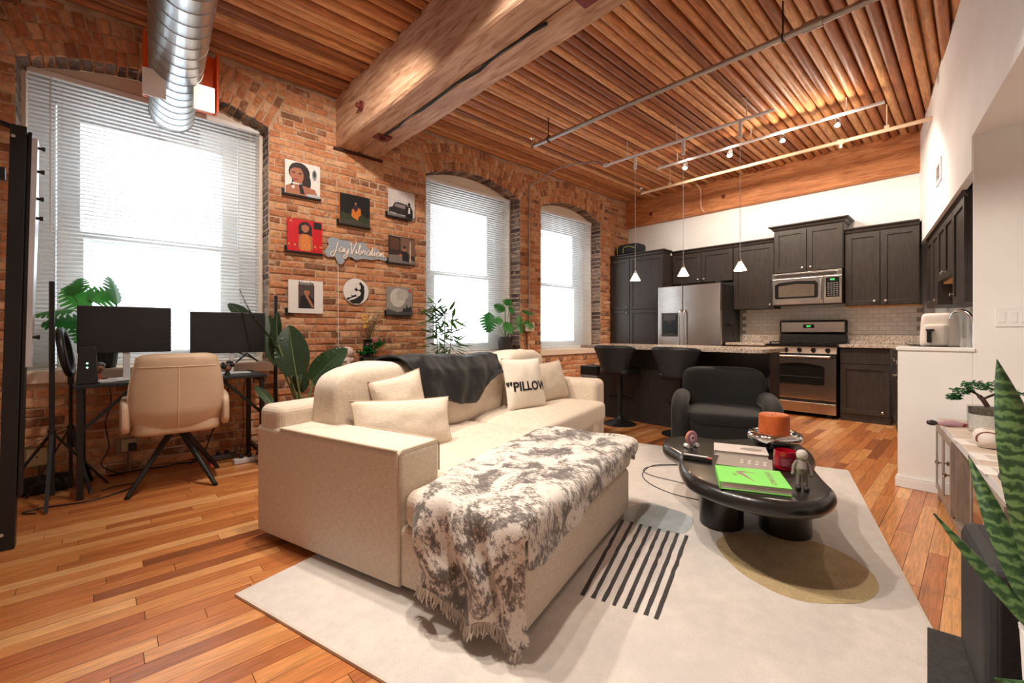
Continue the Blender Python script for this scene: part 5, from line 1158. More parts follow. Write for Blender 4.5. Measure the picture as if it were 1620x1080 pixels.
# LED bar lamps and ring light
def tripod(t, a0, r=.27, h=.42, tube=.009):
    B().cyl((0, 0, .30), (0, 0, .45), .018).obj('hub', black, t)
    for k in range(3): a = a0 + k * 2 * PI / 3; B().bar((.01 * math.cos(a), .01 * math.sin(a), h), (r * math.cos(a), r * math.sin(a), .01), .018, .01).obj('leg', black, t)
for loc, lab, a0 in (((-.25, 4.05, 0), 'slim black standing light bar on a tripod left of the desk', .5), ((1.115, 4.30, 0), 'slim black standing light bar behind the bird-of-paradise leaves', 1.2)):
    t = thing('standing_light_bar', lab, 'floor lamp', loc, 0, 'slim standing light bars'); tripod(t, a0, .30 if loc[0] < 0 else .16)
    B().bb(-.013, .013, -.013, .013, .03, 1.40).obj('bar', black, t, False, bev=.003)
rl_ = thing('ring_light', 'black ring light turned edge-on on a stand beside the desk', 'ring light', (-.17, 4.17, 0)); tripod(rl_, PI / 3, .2)
B().cyl((0, 0, .03), (0, 0, .78), .010).obj('pole', black, rl_); Mx = Matrix.Translation((-.022, -.02, .94)) @ Matrix.Rotation(1.5, 4, 'Z') @ Matrix.Rotation(PI / 2 - .15, 4, 'X')
B().tube([(.15 * math.cos(a), .15 * math.sin(a), 0) for a in [k * PI / 20 for k in range(40)]], .02, 10, closed=True).xf(Mx).obj('ring', mon, rl_); B().box((0, 0, .76), (.03, .04, .07)).obj('clamp', black, rl_, bev=.005)
# sockets, strips, cables
def outlet(name, lab, u, v, w, h):
    p = pxy(u, v, WY - .01); t = thing(name, lab, 'wall outlet', (p.x, WY - .012, p.z)); iv = MATS['ivory_plate']
    B().bb(-w / 2 - .03, w / 2 - .02, -.012, .012, -h / 2 - .01, h / 2 + .01).obj('back_box', M('old_box', rgb(150, 132, 104), .7), t, False, bev=.004)
    B().bb(-w / 2, w / 2, -.022, -.012, -h / 2, h / 2).obj('plate', M('old_ivory', rgb(196, 180, 140), .5), t, False, bev=.004); B().sup((0, -.023, 0), (.012, .006, .012), 1, 1, 10, 6).obj('jack', black, t)
    B().cyl((0, -.0, -h / 2 - .01), (0, 0, -p.z + .01), .011).obj('riser', M('riser_pipe', rgb(140, 116, 92), .6), t); return t
outlet('phone_jack', 'old ivory cable jack on the brick beside the tripod', 59, 722, .10, .12); ob_ = outlet('wall_socket', 'old wall socket with a black plug under the desk', 204, 703, .09, .09)
B().box((.02, -.045, -.01), (.05, .05, .055)).obj('plug', black, ob_, bev=.006)
for u, v, lab, w in ((388, 727, 'white power strip on the floor at the desk leg', .17), (352, 722, 'grey power strip with a red light under the desk', .2)):
    p = pxz(u, v, .02); t = thing('power_strip', lab, 'power strip', (p.x, p.y, .0005), .1, 'power strips under the desk'); B().bb(-w / 2, w / 2, -.03, .03, 0, .04).obj('case', M('strip_white', rgb(206, 200, 200), .5) if w < .18 else M('strip_grey', rgb(90, 88, 88), .5), t, False, bev=.006)
    for k in range(2): B().box((-.03 + k * .06, 0, .055), (.03, .035, .03)).obj('plug', black, t, bev=.005)
    if w > .18: B().sup((-.085, -.031, .025), (.01, .005, .01), 1, 1, 8, 6).obj('switch_light', M('led_red', rgb(255, 40, 30), .4, var=0, emit=(1, .08, .05), es=5), t)
def cable(lab, pts, r=.004, m_=None, n='cable'):
    P_ = [Vector(p) for p in pts]; t = thing(n, lab, 'cable', tuple(P_[0])); B().tube([p - P_[0] for p in cat(P_, 7)], r, 6).obj('cord', m_ or black, t); return t
cw_ = M('cable_cream', rgb(200, 178, 150), .5)
cable('cream cable sagging from the desk to the wall jack', [(.15, 4.30, .70), (.17, 4.42, .62), (.10, 4.44, .50), (-.05, 4.44, .42), (-.22, 4.45, .38), (-.42, 4.46, .28)], .005, cw_)
cable('black cable hanging in a bend under the left half of the desk', [(.02, 4.35, .71), (.03, 4.38, .55), (.0, 4.40, .40), (.02, 4.40, .22), (-.02, 4.38, .10), (.10, 4.36, .01)], .004)
cable('black cable looping under the right end of the desk', [(.72, 4.30, .71), (.76, 4.32, .60), (.70, 4.36, .52), (.73, 4.38, .38), (.66, 4.40, .24), (.60, 4.40, .08), (.5, 4.36, .008)], .005)
cable('thin black cord dropping to the white power strip', [(.90, 4.40, .70), (.885, 4.42, .45), (.89, 4.42, .2), (.86, 4.36, .08), (.83, 4.2, .06)], .003)
cable('long black cord lying on the floor along the brick wall', [(-.30, 3.80, .006), (-.36, 3.86, .006), (-.28, 3.89, .006), (-.08, 3.85, .006), (.08, 3.93, .006), (.16, 4.06, .006), (.06, 4.09, .006), (-.02, 4.04, .006)], .004)
cable('tangle of black cords on the floor below the chair', [(.02, 4.41, .008), (.2, 4.44, .008), (.33, 4.40, .012), (.42, 4.44, .008), (.50, 4.40, .012), (.56, 4.43, .008), (.52, 4.45, .02)], .006)
bgx = thing('equipment_case', 'flat black equipment bag on the floor behind the tripod legs', 'bag', (-.30, 4.335, .0005), .0); B().sup((0, 0, .045), (.27, .2, .09), .35, .4).obj('body', M('nylon_black', rgb(20, 20, 22), .8), bgx); B().tube(cat([(-.07, -.09, .05), (-.04, -.108, .07), (.04, -.108, .07), (.07, -.09, .05)], 5), .008, 6).obj('strap', black, bgx)
# tall frame at the left edge
lf_ = thing('folding_frame', 'tall black steel frame with bolts and pale side channel at the window edge', 'metal frame', (-.375, 3.30, 0), ANG - PI / 2 + .75)
def lean(x, y, z): return (x + .042 * z / 2.1, y, z)
def slab(x0, x1, y0, y1, z0, z1, m_, n, bev=.003): return B().rings([[lean(x, y, z) for x, y in ((x0, y0), (x1, y0), (x1, y1), (x0, y1))] for z in (z0, z1)]).obj(n, m_, lf_, False, bev=bev)
slab(-.012, .045, -.03, .03, 0, 2.11, mon, 'post'); slab(.047, .062, -.02, .05, .25, 2.09, black, 'channel')
B().rings([[lean(.062, y0 - .025, z), lean(.082, y0 - .025, z), lean(.082, y1, z), lean(.062, y1, z)] for y0, y1, z in ((0, .04, .9), (.0, .07, 1.1), (0, .12, 1.65), (0, .05, 2.06))]).obj('side_plate', M('plate_pale', rgb(214, 218, 224), .3, .4), lf_, False)
for z in (2.02, 1.90, 1.76, 1.66, 1.05): B().cyl(lean(.06, .0, z), lean(.105, .0, z), .007, n=8).cyl(lean(.095, 0, z), lean(.108, 0, z), .011, n=8).obj('bolt', black, lf_)
for z in (2.05, .08): B().cyl(lean(0, -.030, z), lean(0, -.034, z), .008, n=10).obj('screw', sil, lf_)
B().bar(lean(-.20, .02, 2.16), lean(0, .02, 2.105), .02, .02).obj('top_bracket', black, lf_); B().bar(lean(-.16, .0, 2.18), lean(-.05, .0, 1.88), .03, .02).obj('strut', sil, lf_); B().box(lean(-.05, 0, 1.86), (.05, .03, .06)).obj('strut_hinge', black, lf_); B().box(lean(-.17, 0, 2.24), (.07, .03, .13)).obj('hinge_block', black, lf_)
# spiral duct
dm = M('duct_steel', rgb(206, 205, 204), .28, 1, var=.06, scale=2)
du = thing('spiral_duct', 'round galvanised spiral duct hanging below the ceiling boards', 'duct', (.385, 4.36, 2.80), -.06)
RD = .14; B().rings([[(RD * math.cos(a), y, RD * math.sin(a)) for a in [k * PI / 24 for k in range(48)]] for y in (0, -4.8)], False).obj('duct_wall', dm, du, solid=.004)
seam = B(); seam.tube([((RD + .001) * math.cos(-k * PI / 20), -.002 - k * .118 / 40, (RD + .001) * math.sin(-k * PI / 20)) for k in range(40 * 36)], .0028, 5); seam.obj('spiral_seam', M('duct_seam', rgb(150, 148, 146), .4, .8), du)
B().tube([((RD + .001) * math.cos(a), 0, (RD + .001) * math.sin(a)) for a in [k * PI / 24 for k in range(48)]], .004, 6, closed=True).obj('end_rim', MATS['duct_seam'], du)
orp = thing('orange_panel', 'bright orange square panel behind the duct below the ceiling', 'panel', (.45, 4.40, 2.92))
orm = M('orange_paint', rgb(232, 92, 30), .5, var=.06); B().bb(-.24, .24, 0, .02, -.02, .46).obj('board', orm, orp, False, bev=.002); [B().bb(x, x + .015, -.09, 0, -.02, .46).obj('flange', orm, orp, False) for x in (-.24, .225)]
for x, lab in ((.175, 'white bracket plate on the window side of the duct, left'), (.60, 'white bracket plate on the beam side of the duct')):
    t = thing('bracket_plate', ('white square bracket plate beside the duct on its free side' if x < .3 else 'white square bracket plate beside the duct on its beam side'), 'bracket', tuple(pxy(*((244, 132) if x < .3 else (323, 156)), 3.53)), -.06, 'white plates beside the duct')
    B().bb(-.058, .058, -.008, .008, -.085, .085).obj('plate', trimw, t, False, bev=.003); B().bb((-.05 if x > .3 else .035), (-.035 if x > .3 else .05), .008, .2, .0, .07).obj('arm', trimw, t, False)
# ================================================================== PLANTS AND SIDE TABLE BEHIND THE SOFA
def banana_mat():
    m, nt, bs = newmat('banana_leaf'); at = nd(nt, 'ShaderNodeUVMap'); v = coords(nt, 'Object', (1, 1, 1)); r = nd(nt, 'ShaderNodeObjectInfo').outputs['Random']; n = noi(nt, v, 5, 3)
    c = mixc(nt, mathn(nt, 'ADD', mathn(nt, 'MULTIPLY', r, .5), mathn(nt, 'MULTIPLY', n, .5)), rgb(26, 46, 26), rgb(52, 76, 44)); nt.links.new(c, bs.inputs['Base Color']); bs.inputs['Roughness'].default_value = .38; return m
ban = banana_mat(); rib = M('leaf_rib', rgb(104, 120, 78), .5)
bp = thing('bird_of_paradise', 'large dark bird-of-paradise plant behind the left end of the sofa', 'plant', (1.22, 3.86, 0))
bo = Vector((1.22, 3.86, 0))
B().lathe([(.001, 0), (.12, 0), (.13, .01), (.15, .28), (.14, .28), (.13, .24), (.001, .24)], n=28).obj('pot', M('plant_pot', rgb(40, 38, 38), .5), bp)
def bleaf(base, tip, w, t_, nrm, stem=True, bend=.04, notch=0):
    a, c = pxt(*base, t_) - bo, pxt(*tip, t_ + .06) - bo; d = (c - a); L = d.length; t = d.normalized(); n = Vector(nrm).normalized(); n = (n - t * n.dot(t)).normalized(); s = t.cross(n); NL, NW = 26, 12; b = B(); vs = []
    for i in range(NL + 1):
        k = i / NL; hw = w / 2 * (math.sin(PI * min(1, k * .93 + .07) ** .85) ** .62); cen = a + d * k + n * bend * L * math.sin(PI * k)
        for j in range(NW + 1): q = 2 * j / NW - 1; vs.append(cen + s * hw * q + n * (abs(q) * hw * .22 * 1 + .0035 * math.sin(k * 75 + abs(q) * 5) * min(1, abs(q) * 3)) - t * .03 * abs(q) * L * .0 + t * (.05 * L * (1 - abs(q))) * 0)
    b.add(vs, [(i * (NW + 1) + j, i * (NW + 1) + j + 1, (i + 1) * (NW + 1) + j + 1, (i + 1) * (NW + 1) + j) for i in range(NL) for j in range(NW)])
    lf = b.obj('leaf', ban, bp); B().tube([a + d * k / 12 + n * (bend * L * math.sin(PI * k / 12) + .003) for k in range(13)], [.005 - .0035 * k / 12 for k in range(13)], 6).obj('midrib', rib, lf)
    if stem: B().tube(cat([Vector((random.uniform(-.03, .03), random.uniform(-.03, .03), .24)), Vector((a.x * .4, a.y * .4, .24 + (a.z - .24) * .5)), a], 6), .008, 8).obj('stem', rib, bp)
cf = (-.45, -.85, .2)
bleaf((469, 594), (457, 514), .26, 3.55, cf); bleaf((440, 545), (379, 457), .05, 3.50, (-.9, .3, .2), True, .05); bleaf((444, 578), (424, 498), .17, 3.80, cf); bleaf((440, 548), (439, 492), .10, 3.72, (-.7, -.7, .1))
bleaf((494, 604), (550, 551), .25, 3.72, (-.3, -.65, .65)); bleaf((472, 620), (480, 582), .15, 3.78, cf); bleaf((431, 640), (403, 610), .07, 3.4, (-.3, -.5, .8)); bleaf((398, 510), (361, 480), .12, 3.9, (-.2, -.8, .5), False)
# bamboo
bb_ = thing('bamboo_plant', 'tall slender bamboo plant before the middle window', 'plant', (2.75, 4.12, 0)); bof = Vector((2.75, 4.12, 0))
B().lathe([(.001, 0), (.1, 0), (.12, .25), (.11, .25), (.001, .22)], n=24).obj('pot', MATS['plant_pot'], bb_)
lms = [leafmesh(B(), (0, 0, 0), (.17 * s, 0, 0), .034 * s, .06, 8, (0, 1, 0), None, .25, .25).mesh('leaf', leaf_mat('bamboo_leaf%d' % i, rgb(30, 66, 36), rgb(104, 158, 66), .45)) for i, s in enumerate((1, .8, 1.1))]
rb2 = random.Random(31); stems = []
for k, (u0, u1) in enumerate(((694, 688), (699, 704), (703, 716))):
    p0 = pxt(u0, 640, 4.92) - bof; p0.z = .22; p1 = pxt(u1, 478 + k * 10, 4.9) - bof; pts = cat([p0, p0.lerp(p1, .5) + Vector((.01, 0, 0)), p1], 8); B().tube(pts, .006, 6).obj('stem', M('bamboo_stem', rgb(150, 160, 120), .5), bb_); stems.append(pts)
for k in range(170):
    st = stems[k % 3]; f2 = rb2.random() ** .8; i = int((.42 + .58 * f2) * (len(st) - 1)); a = rb2.uniform(0, 2 * PI); p = st[i] + Vector((math.cos(a), math.sin(a), 0)) * rb2.uniform(0, .09) + Vector((0, 0, rb2.uniform(-.03, .05)))
    place('leaf', rb2.choice(lms), bb_, p, (rb2.uniform(-.5, .5), rb2.uniform(-.9, .45), a), (1, 1, 1))
# monstera on the middle sill
pp = pxy(799, 552, 4.56); ps = thing('flower_pot', 'dark grey plastic pot holding a monstera on the middle window sill', 'flower pot', (pp.x, 4.56, .803))
B().lathe([(.001, 0), (.085, 0), (.088, .004), (.108, .17), (.115, .17), (.115, .20), (.106, .20), (.1, .16), (.001, .15)], n=32).obj('pot', M('pot_grey', rgb(66, 64, 64), .5), ps)
mp = thing('monstera_plant', 'potted monstera with split glossy leaves on the middle window sill', 'plant', (pp.x, 4.56, .955)); off = Vector((pp.x, 4.56, .955)); lv = []
for u, v, sz, y, nr, up in ((774, 507, .27, 4.40, (-.3, -.9, .1), (-.1, 0, -1)), (803, 478, .17, 4.5, (-.2, -.7, .7), (.5, 0, .8)), (792, 487, .17, 4.45, (-.4, -.7, .4), (-.6, 0, .5)), (804, 516, .20, 4.40, (-.2, -.9, .5), (.2, 0, -1)), (834, 493, .20, 4.34, (0, -.5, .8), (1, -.1, -.3)), (822, 510, .16, 4.36, (-.1, -.9, .2), (.2, 0, .9)), (836, 513, .17, 4.32, (-.1, -.8, .4), (1, 0, -.4)), (823, 518, .15, 4.34, (0, -.9, .3), (.2, 0, -1)), (790, 507, .14, 4.5, (-.3, -.8, .4), (-.8, 0, .2)), (809, 490, .15, 4.52, (.2, -.8, .4), (.7, 0, .3))):
    lv.append((pxy(u, v, y), nr, up, sz))
monstera(mp, (0, 0, 0), lv, mon2, off)
# side table
sdt = thing('side_table', 'narrow wooden side table on black legs behind the sofa', 'table', (1.67, 4.06, 0)); wt = wood_dark('walnut_top', rgb(92, 60, 44))
B().bb(0, .58, 0, .26, .735, .755).obj('top', wt, sdt, False, bev=.002)
for x in (0, .555):
    for y in (0, .235): B().bb(x, x + .025, y, y + .025, 0, .735).obj('leg', black, sdt, False)
B().bb(0, .58, -.002, .012, .715, .735).obj('rail', black, sdt, False); B().bb(0, .58, 0, .26, .30, .315).obj('shelf', wt, sdt, False)
x_ = pxy(560, 575, 4.16); wd = thing('white_doll', 'small white round-headed ceramic figure on the side table', 'figurine', (x_.x - .065, 4.18, .756)); wm_ = M('bisque', rgb(226, 206, 196), .6)
B().sup((0, 0, .125), (.13, .12, .105), .9, .9).obj('head', wm_, wd); B().tube([(0, 0, .09), (0, 0, .06), (0, 0, .02), (0, 0, 0)], [.035, .045, .05, .048], 20).obj('body', wm_, wd)
for s in (-1, 1): B().tube([(s * .035, -.02, .07), (s * .05, -.03, .05), (s * .02, -.055, .042)], [.012, .012, .011], 8).obj('arm', wm_, wd)
x_ = pxy(582, 575, 4.26); vs_ = thing('vase', 'dark slim vase on the side table behind the miniature tree', 'vase', (x_.x, 4.26, .756))
B().lathe([(.001, 0), (.045, 0), (.05, .01), (.06, .1), (.045, .18), (.04, .22), (.055, .24), (.05, .24), (.036, .2), (.001, .19)], n=28).obj('body', M('vase_dark', rgb(40, 36, 36), .35), vs_)
df = thing('dried_flowers', 'bouquet of dried pale flowers standing in the dark vase', 'flowers', (x_.x, 4.26, .95)); rd_ = random.Random(8); sb_ = B(); hb = B(); dry = M('dried_stem', rgb(96, 84, 52), .8); dfl = M('dried_bloom', rgb(206, 178, 134), .8, var=.3, scale=60)
for k in range(34):
    a = rd_.uniform(0, 2 * PI); r = rd_.uniform(.02, .13); h_ = rd_.uniform(.16, .34); q = Vector((r * math.cos(a) + .07 * (h_ > .1), r * .5 * math.sin(a), h_)); sb_.tube([(0, 0, 0), q * .5 + Vector((-.01, 0, .02)), q], .0015, 4)
    for j in range(9): hb.sup(q + Vector((rd_.uniform(-.035, .035), rd_.uniform(-.03, .03), rd_.uniform(-.05, .03))), (.009, .009, .009), 1, 1, 6, 4)
o = sb_.obj('stems', dry, df); o['kind'] = 'stuff'; o = hb.obj('tiny_blooms', dfl, df); o['kind'] = 'stuff'
for x, z, m_, s_ in ((-.05, .27, (214, 160, 90), .035), (-.03, .24, (230, 190, 120), .028), (.02, .26, (236, 214, 180), .022), (-.045, .18, (226, 170, 80), .02), (.06, .03, (196, 110, 110), .03)):
    b = B()
    for k in range(6): b.sup((x + s_ * .6 * math.cos(k), -.03, z + s_ * .6 * math.sin(k)), (s_, s_ * .6, s_), 1, 1, 8, 6)
    b.obj('bloom', M('bloom_%d' % m_[0] + '_%d' % m_[1], rgb(*m_), .7), df)
x_ = pxy(584, 577, 4.12); ty = thing('miniature_tray', 'red-brown wooden stand under the miniature tree on the side table', 'tray', (x_.x + .02, 4.10, .756)); B().bb(-.16, .16, -.06, .06, .02, .035).obj('board', M('rosewood', rgb(112, 56, 44), .45), ty, False, bev=.003)
for x in (-.13, .13): B().bb(x - .02, x + .02, -.05, .05, 0, .02).obj('foot', MATS['rosewood'], ty, False)
def foliage(b, c, r, n, sz, rg):
    for k in range(n):
        d = Vector((rg.gauss(0, 1), rg.gauss(0, 1), rg.gauss(0, .7))).normalized() * rg.uniform(.5, 1); p = Vector(c) + Vector((d.x * r[0], d.y * r[1], d.z * r[2])); a = rg.uniform(0, 6.3); q = Vector((math.cos(a), math.sin(a), rg.uniform(-.5, .5))) * sz; s = q.cross(Vector((rg.uniform(-1, 1), rg.uniform(-1, 1), 1))).normalized() * sz * .45
        b.add([p, p + q * .5 + s, p + q, p + q * .5 - s], [(0, 1, 2, 3)])
bz = thing('miniature_tree', 'bright green miniature tree with pink buds in a black tray pot', 'plant', (x_.x + .01, 4.10, .792)); B().prism([(-.1, -.045), (.1, -.045), (.12, 0), (.1, .045), (-.1, .045), (-.12, 0)], 0, .04).obj('pot', MATS['bowl_black'], bz, False, bev=.004)
B().tube(cat([(0, 0, .03), (-.03, 0, .07), (.02, 0, .1), (.07, 0, .13)], 5), [.012] * 6 + [.008] * 5 + [.004] * 5, 8).obj('trunk', M('bark', rgb(70, 48, 36), .8), bz)
b = B(); rg_ = random.Random(2)
for c, r in (((-.09, 0, .08), (.05, .04, .03)), ((-.03, 0, .12), (.05, .04, .035)), ((.05, 0, .15), (.055, .04, .035)), ((.0, -.02, .09), (.05, .03, .03)), ((.09, 0, .17), (.04, .03, .03))): foliage(b, c, r, 90, .024, rg_)
o = b.obj('foliage', leaf_mat('bonsai_green', rgb(22, 110, 44), rgb(50, 160, 70), .5), bz); o['kind'] = 'stuff'
for x, z in ((-.05, .16), (.0, .165), (.06, .19)): B().sup((x, -.03, z), (.014, .014, .014), 1, 1, 8, 6).obj('bud', M('bud_pink', rgb(214, 120, 140), .6), bz)
x_ = pxy(648, 582, 4.2); rc = thing('red_case', 'low dark red case standing behind the sofa by the wall', 'box', (2.44, 4.24, 0)); B().bb(-.17, .17, -.09, .09, 0, .73).obj('body', M('case_red', rgb(130, 26, 44), .5), rc, False, bev=.006); B().bb(-.17, .17, -.09, .09, .731, .742).obj('trim', sil, rc, False)
# ================================================================== RIGHT FOREGROUND
conm = wood_dark('grey_oak', rgb(140, 122, 110)); cont = M('console_top', rgb(206, 188, 172), .5, var=.08, scale=10); conw = M('console_edge', rgb(214, 208, 206), .5); cong = M('cabinet_glass', rgb(36, 34, 34), .08, var=0, coat=.6)
CX0, CX1 = 2.20, 3.93
co = thing('tv_console', 'low grey-brown media console with glass doors along the right wall', 'console', (CX1, LW(CX1) + .175, 0), PI + AA)    # local +x runs to the camera, front faces -y
LC = (CX1 - CX0) / math.cos(AA)
B().bb(0, LC, 0, .42, .493, .522).obj('top', cont, co, False, bev=.002); B().bb(-.002, LC + .002, -.004, .0, .488, .524).obj('top_edge', conw, co, False)
for x in (0, LC - .03): B().bb(x, x + .03, .0, .42, 0, .493).obj('end_panel', conm, co, False, bev=.002)
B().bb(.03, LC - .03, .40, .418, .05, .493).obj('back_panel', M('console_back', rgb(60, 52, 48), .7), co, False)
for x0, x1 in ((.03, .62), (1.12, LC - .03)):
    B().bb(x0, x1, .01, .40, .06, .08).obj('floor_board', conm, co, False)
B().bb(.03, LC - .03, .0, .03, .035, .075).obj('bottom_rail', conm, co, False)
def gdoor(x0, x1, ang=0):
    d = bpy.data.objects.new('door', None); COL.objects.link(d); d.parent = co; d.location = (x0, 0, 0); w = x1 - x0
    m = B().bb(0, .032, -.012, .008, .085, .485).bb(w - .032, w, -.012, .008, .085, .485).bb(.032, w - .032, -.012, .008, .085, .12).bb(.032, w - .032, -.012, .008, .45, .485).mesh('door', conm, False)
    bpy.data.objects.remove(d); d = place('door', m, co, (x0, 0, 0), (0, 0, ang)); g = place('pane', B().bb(.032, w - .032, -.009, -.004, .12, .45).mesh('pane', cong, False), d); place('knob', knob_me, d, (w - .016, -.012, .3)); return d
gdoor(.035, .32); gdoor(.325, .61); gdoor(1.13, 1.42); gdoor(1.425, LC - .035)
for x in (.62, 1.10): B().bb(x, x + .025, .005, .40, .05, .493).obj('divider', conm, co, False)
B().sup((.34, .2, .12), (.05, .05, .06), .8, .8).obj('orange_knick_knack', M('orange_toy', rgb(230, 80, 30), .5), co)
def onc(u, v): return pxz(u, v, .5225)
p = onc(1558, 686); gb = thing('glass_planter', 'clear glass bowl with dark soil on the console', 'planter', (3.55, -.03, .5235))
B().lathe([(.001, 0), (.074, 0), (.08, .01), (.082, .06), (.082, .145), (.078, .145), (.077, .02), (.001, .015)], n=36).obj('bowl', clear_m, gb); B().lathe([(.001, .02), (.073, .02), (.075, .10), (.001, .10)], n=30).obj('filling', M('white_sand', rgb(224, 214, 206), .9, var=.1, scale=80), gb); B().lathe([(.001, .101), (.075, .101), (.076, .135), (.001, .133)], n=30).obj('soil', M('soil_dark', rgb(96, 84, 76), .95, var=.4, scale=90), gb)
bz2 = thing('bonsai', 'small green bonsai growing from the glass bowl on the console', 'plant', (3.55, -.03, .665)); b = B(); rg_ = random.Random(12)
B().tube(cat([(0, 0, 0), (.0, .02, .04), (.03, .05, .07), (.03, .08, .08)], 5), [.011] * 8 + [.006] * 8, 8).tube(cat([(.0, .02, .04), (-.02, -.02, .07), (-.03, -.05, .09)], 5), .006, 8).obj('trunk', MATS['bark'], bz2)
for c, r in (((.03, .10, .075), (.05, .045, .025)), ((.0, .05, .115), (.06, .06, .03)), ((-.03, -.02, .11), (.06, .06, .03)), ((.03, -.08, .08), (.05, .05, .025)), ((.03, .13, .04), (.03, .03, .02))): foliage(b, c, r, 150, .017, rg_)
o = b.obj('foliage', leaf_mat('bonsai_deep', rgb(26, 84, 46), rgb(70, 138, 82), .5), bz2); o['kind'] = 'stuff'
sh = thing('seashell', 'white and brown striped shell on the console before the glass bowl', 'shell', (3.10, -.03, .5225)); b = B()
for k in range(9): b.tube([((.05 - .004 * k) * math.cos(a), (.05 - .004 * k) * math.sin(a) * .9, .045) for a in [q * PI / 10 for q in range(20)]], .0, 4) if False else None
B().sup((0, 0, .045), (.13, .11, .09), .8, .9, 32, 18, lambda q: q * (1 + .06 * math.sin(q.x * 160))).obj('shell', M('shell_white', rgb(226, 214, 204), .5), sh)
for k in range(5): B().tube([(-.045 + k * .022, .052 * math.cos(a) * (1 - .1 * abs(k - 2)), .045 + .043 * math.sin(a) * (1 - .1 * abs(k - 2))) for a in [q * PI / 14 for q in range(-2, 17)]], .0035, 6).obj('stripe', M('shell_brown', rgb(128, 78, 58), .5), sh)
lay = thing('lying_figurine', 'small dark and pink figurine lying at the far end of the console', 'figurine', (3.62, .115, .5225), -1.2)
B().tube([(-.06, 0, .014), (-.03, 0, .018), (.01, 0, .02), (.05, 0, .016)], [.01, .018, .02, .012], 10).obj('body', M('toy_pink', rgb(190, 150, 160), .5), lay); B().sup((-.085, 0, .016), (.05, .034, .032), .9, .9, 14, 10).obj('head', MATS['toy_dark'], lay); B().tube([(.05, .0, .014), (.09, .01, .01)], [.012, .008], 8).obj('legs', MATS['toy_red'], lay)
for (x, y, a, lab) in ((3.18, .06, .1, 'white printed card lying nearest the bonsai bowl'), (2.86, .0, .05, 'middle one of the white cards lying on the console'), (2.60, -.02, .08, 'white card lying beside the dark stone')):
    t = thing('card', lab, 'card', (x, y - .05, .5225), AA + a, 'white cards on the console'); B().bb(-.075, .075, -.075, .075, 0, .002).obj('paper', M('card_white', rgb(236, 230, 224), .6), t, False); B().bb(-.05, .05, -.05, .03, .002, .0023).obj('print', M('card_print', rgb(206, 196, 184), .6), t, False)
st = thing('dark_stone', 'smooth dark stone on the console edge', 'stone', (2.42, -.085, .5225)); B().sup((0, 0, .022), (.11, .08, .044), .9, .9).obj('stone', M('stone_grey', rgb(84, 84, 90), .5), st); B().sup((.07, .01, .012), (.04, .035, .024), .9, .9).obj('pebble', MATS['stone_grey'], st)
# speaker
spk = thing('subwoofer', 'black cloth-fronted speaker cabinet standing before the console', 'speaker', (1.92, -.115, .0105), AA)
B().bb(-.19, .19, -.16, .135, .012, .435).obj('cabinet', M('speaker_black', rgb(40, 40, 42), .6, var=.1, bmp=.2, bscale=200), spk, False, bev=.035, seg=4)
B().bb(-.196, -.186, -.13, .11, .05, .405).obj('grille', M('grille_cloth', rgb(34, 30, 30), .95, bmp=.4, bscale=400), spk, False, bev=.008)
for x in (-.14, .14):
    for y in (-.11, .09): B().cyl((x, y, 0), (x, y, .013), .02, n=12).obj('foot', black, spk)
mt_ = thing('door_mat', 'dark grey felt mat lying over the rug corner by the speaker', 'mat', (2.0, 0, 0)); a_ = pxz(1467, 995, RZ); b2 = pxz(1510, 1008, RZ); dr = (b2 - a_).normalized()
pts = [a_, a_ + dr * .62, a_ * .55 + dr * .75 + Vector((0, 0, 0)), a_ * .55]
B().prism([(q.x - 2.0, q.y) for q in pts], RZ + .001, RZ + .009).obj('felt', M('felt_grey', rgb(58, 55, 54), .95, var=.2, scale=40, bmp=.5, bscale=200), mt_, False, bev=.002)
spk.location.z = .0225
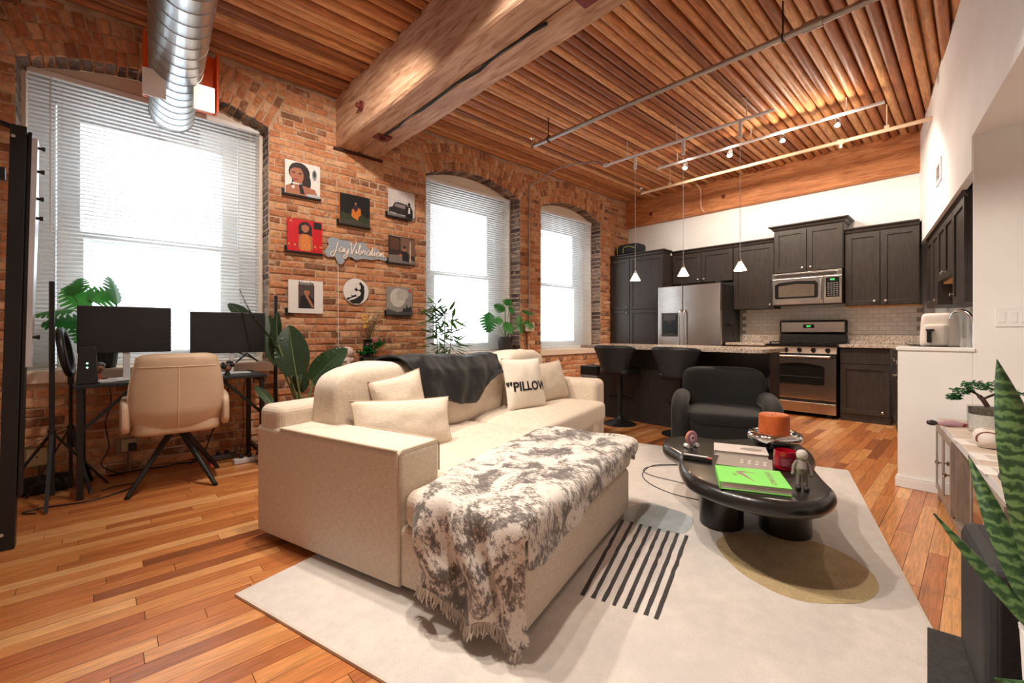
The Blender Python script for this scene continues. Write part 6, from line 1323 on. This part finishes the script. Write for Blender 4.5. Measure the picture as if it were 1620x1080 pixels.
# snake plant
spx = Vector((1.385, -.155, 0)); pot = thing('white_pot', 'white ribbed tall pot holding the snake plant', 'pot', tuple(spx + Vector((0, 0, .0225))))
n_ = 80; B().rings([[(r * (1 + (.012 if k % 2 else 0)) * math.cos(2 * PI * k / n_), r * (1 + (.012 if k % 2 else 0)) * math.sin(2 * PI * k / n_), z) for k in range(n_)] for r, z in ((.075, 0), (.08, .01), (.098, .44), (.1, .45), (.092, .45), (.088, .42))]).obj('pot', M('pot_white', rgb(236, 234, 232), .45, var=.03), pot)
B().lathe([(.001, .412), (.088, .412), (.088, .42), (.001, .426)], n=24).obj('soil', MATS['soil_dark'], pot)
def snake_mat():
    m, nt, bs = newmat('snake_leaf'); v = coords(nt, 'Object', (1, 1, 1)); w = nd(nt, 'ShaderNodeTexWave', wave_type='BANDS', bands_direction='Z'); w.inputs['Scale'].default_value = 14; w.inputs['Distortion'].default_value = 6; w.inputs['Detail'].default_value = 5; w.inputs['Detail Scale'].default_value = 4
    nt.links.new(v, w.inputs['Vector']); c = ramp(nt, w.outputs['Fac'], [(.15, rgb(34, 52, 30)), (.55, rgb(62, 88, 48)), (.95, rgb(104, 128, 78))]); n = noi(nt, v, 5, 2); c = mixc(nt, mathn(nt, 'MULTIPLY', n, .5), c, rgb(52, 104, 60)); nt.links.new(c, bs.inputs['Base Color']); bs.inputs['Roughness'].default_value = .35; return m
snm = snake_mat(); sn = thing('snake_plant', 'tall banded snake plant in the white pot at the right', 'plant', tuple(spx + Vector((0, 0, .445)))); so = spx + Vector((0, 0, .445))
def sleaf(base, tip, w, nr, bend=.0, tw=0):
    a = Vector(base); c = Vector(tip); d = c - a; t = d.normalized(); n = Vector(nr); n = (n - t * n.dot(t)).normalized(); b = B()
    def P(u, v, s):
        k = v; hw = w / 2 * (min(1, .5 + k * 1.6) if k < .35 else 1) * (1 - max(0, (k - .45) / .55) ** 1.9) + .0008; nn = Matrix.Rotation(tw * k, 3, t) @ n; ss = t.cross(nn); q = 2 * u - 1
        return a + d * k + n * bend * d.length * math.sin(PI * k) + ss * hw * q + nn * (-.28 * hw * (1 - q * q) + s * .004 * (1 - q * q)) * -1
    b.grid(lambda u, v: P(u, v, 1), 9, 30); b.grid(lambda u, v: P(u, v, -1), 9, 30); b.obj('leaf', snm, sn)
toC = (-.98, .15, .1)
def tipw(u, v, t): return pxt(u, v, t) - so
sleaf((-.03, .02, 0), tipw(1577, 568, .96), .084, toC, .03, .2); sleaf((-.06, .03, 0), tipw(1477, 812, 1.02), .030, (-.5, .3, .8), -.04, .4); sleaf((-.02, .05, 0), tipw(1532, 720, 1.05), .042, toC, .05, .3); sleaf((.04, .0, 0), tipw(1628, 640, .98), .075, toC, .02, .3)
sleaf((.02, .04, 0), tipw(1600, 770, 1.12), .05, toC, .0, .5); sleaf((.05, -.03, 0), tipw(1690, 600, .95), .08, toC); sleaf((-.02, -.04, 0), tipw(1660, 720, .85), .06, toC); sleaf((-.05, .0, -.0), tipw(1572, 1075, .80), .03, (-.3, .5, .6), -.06)
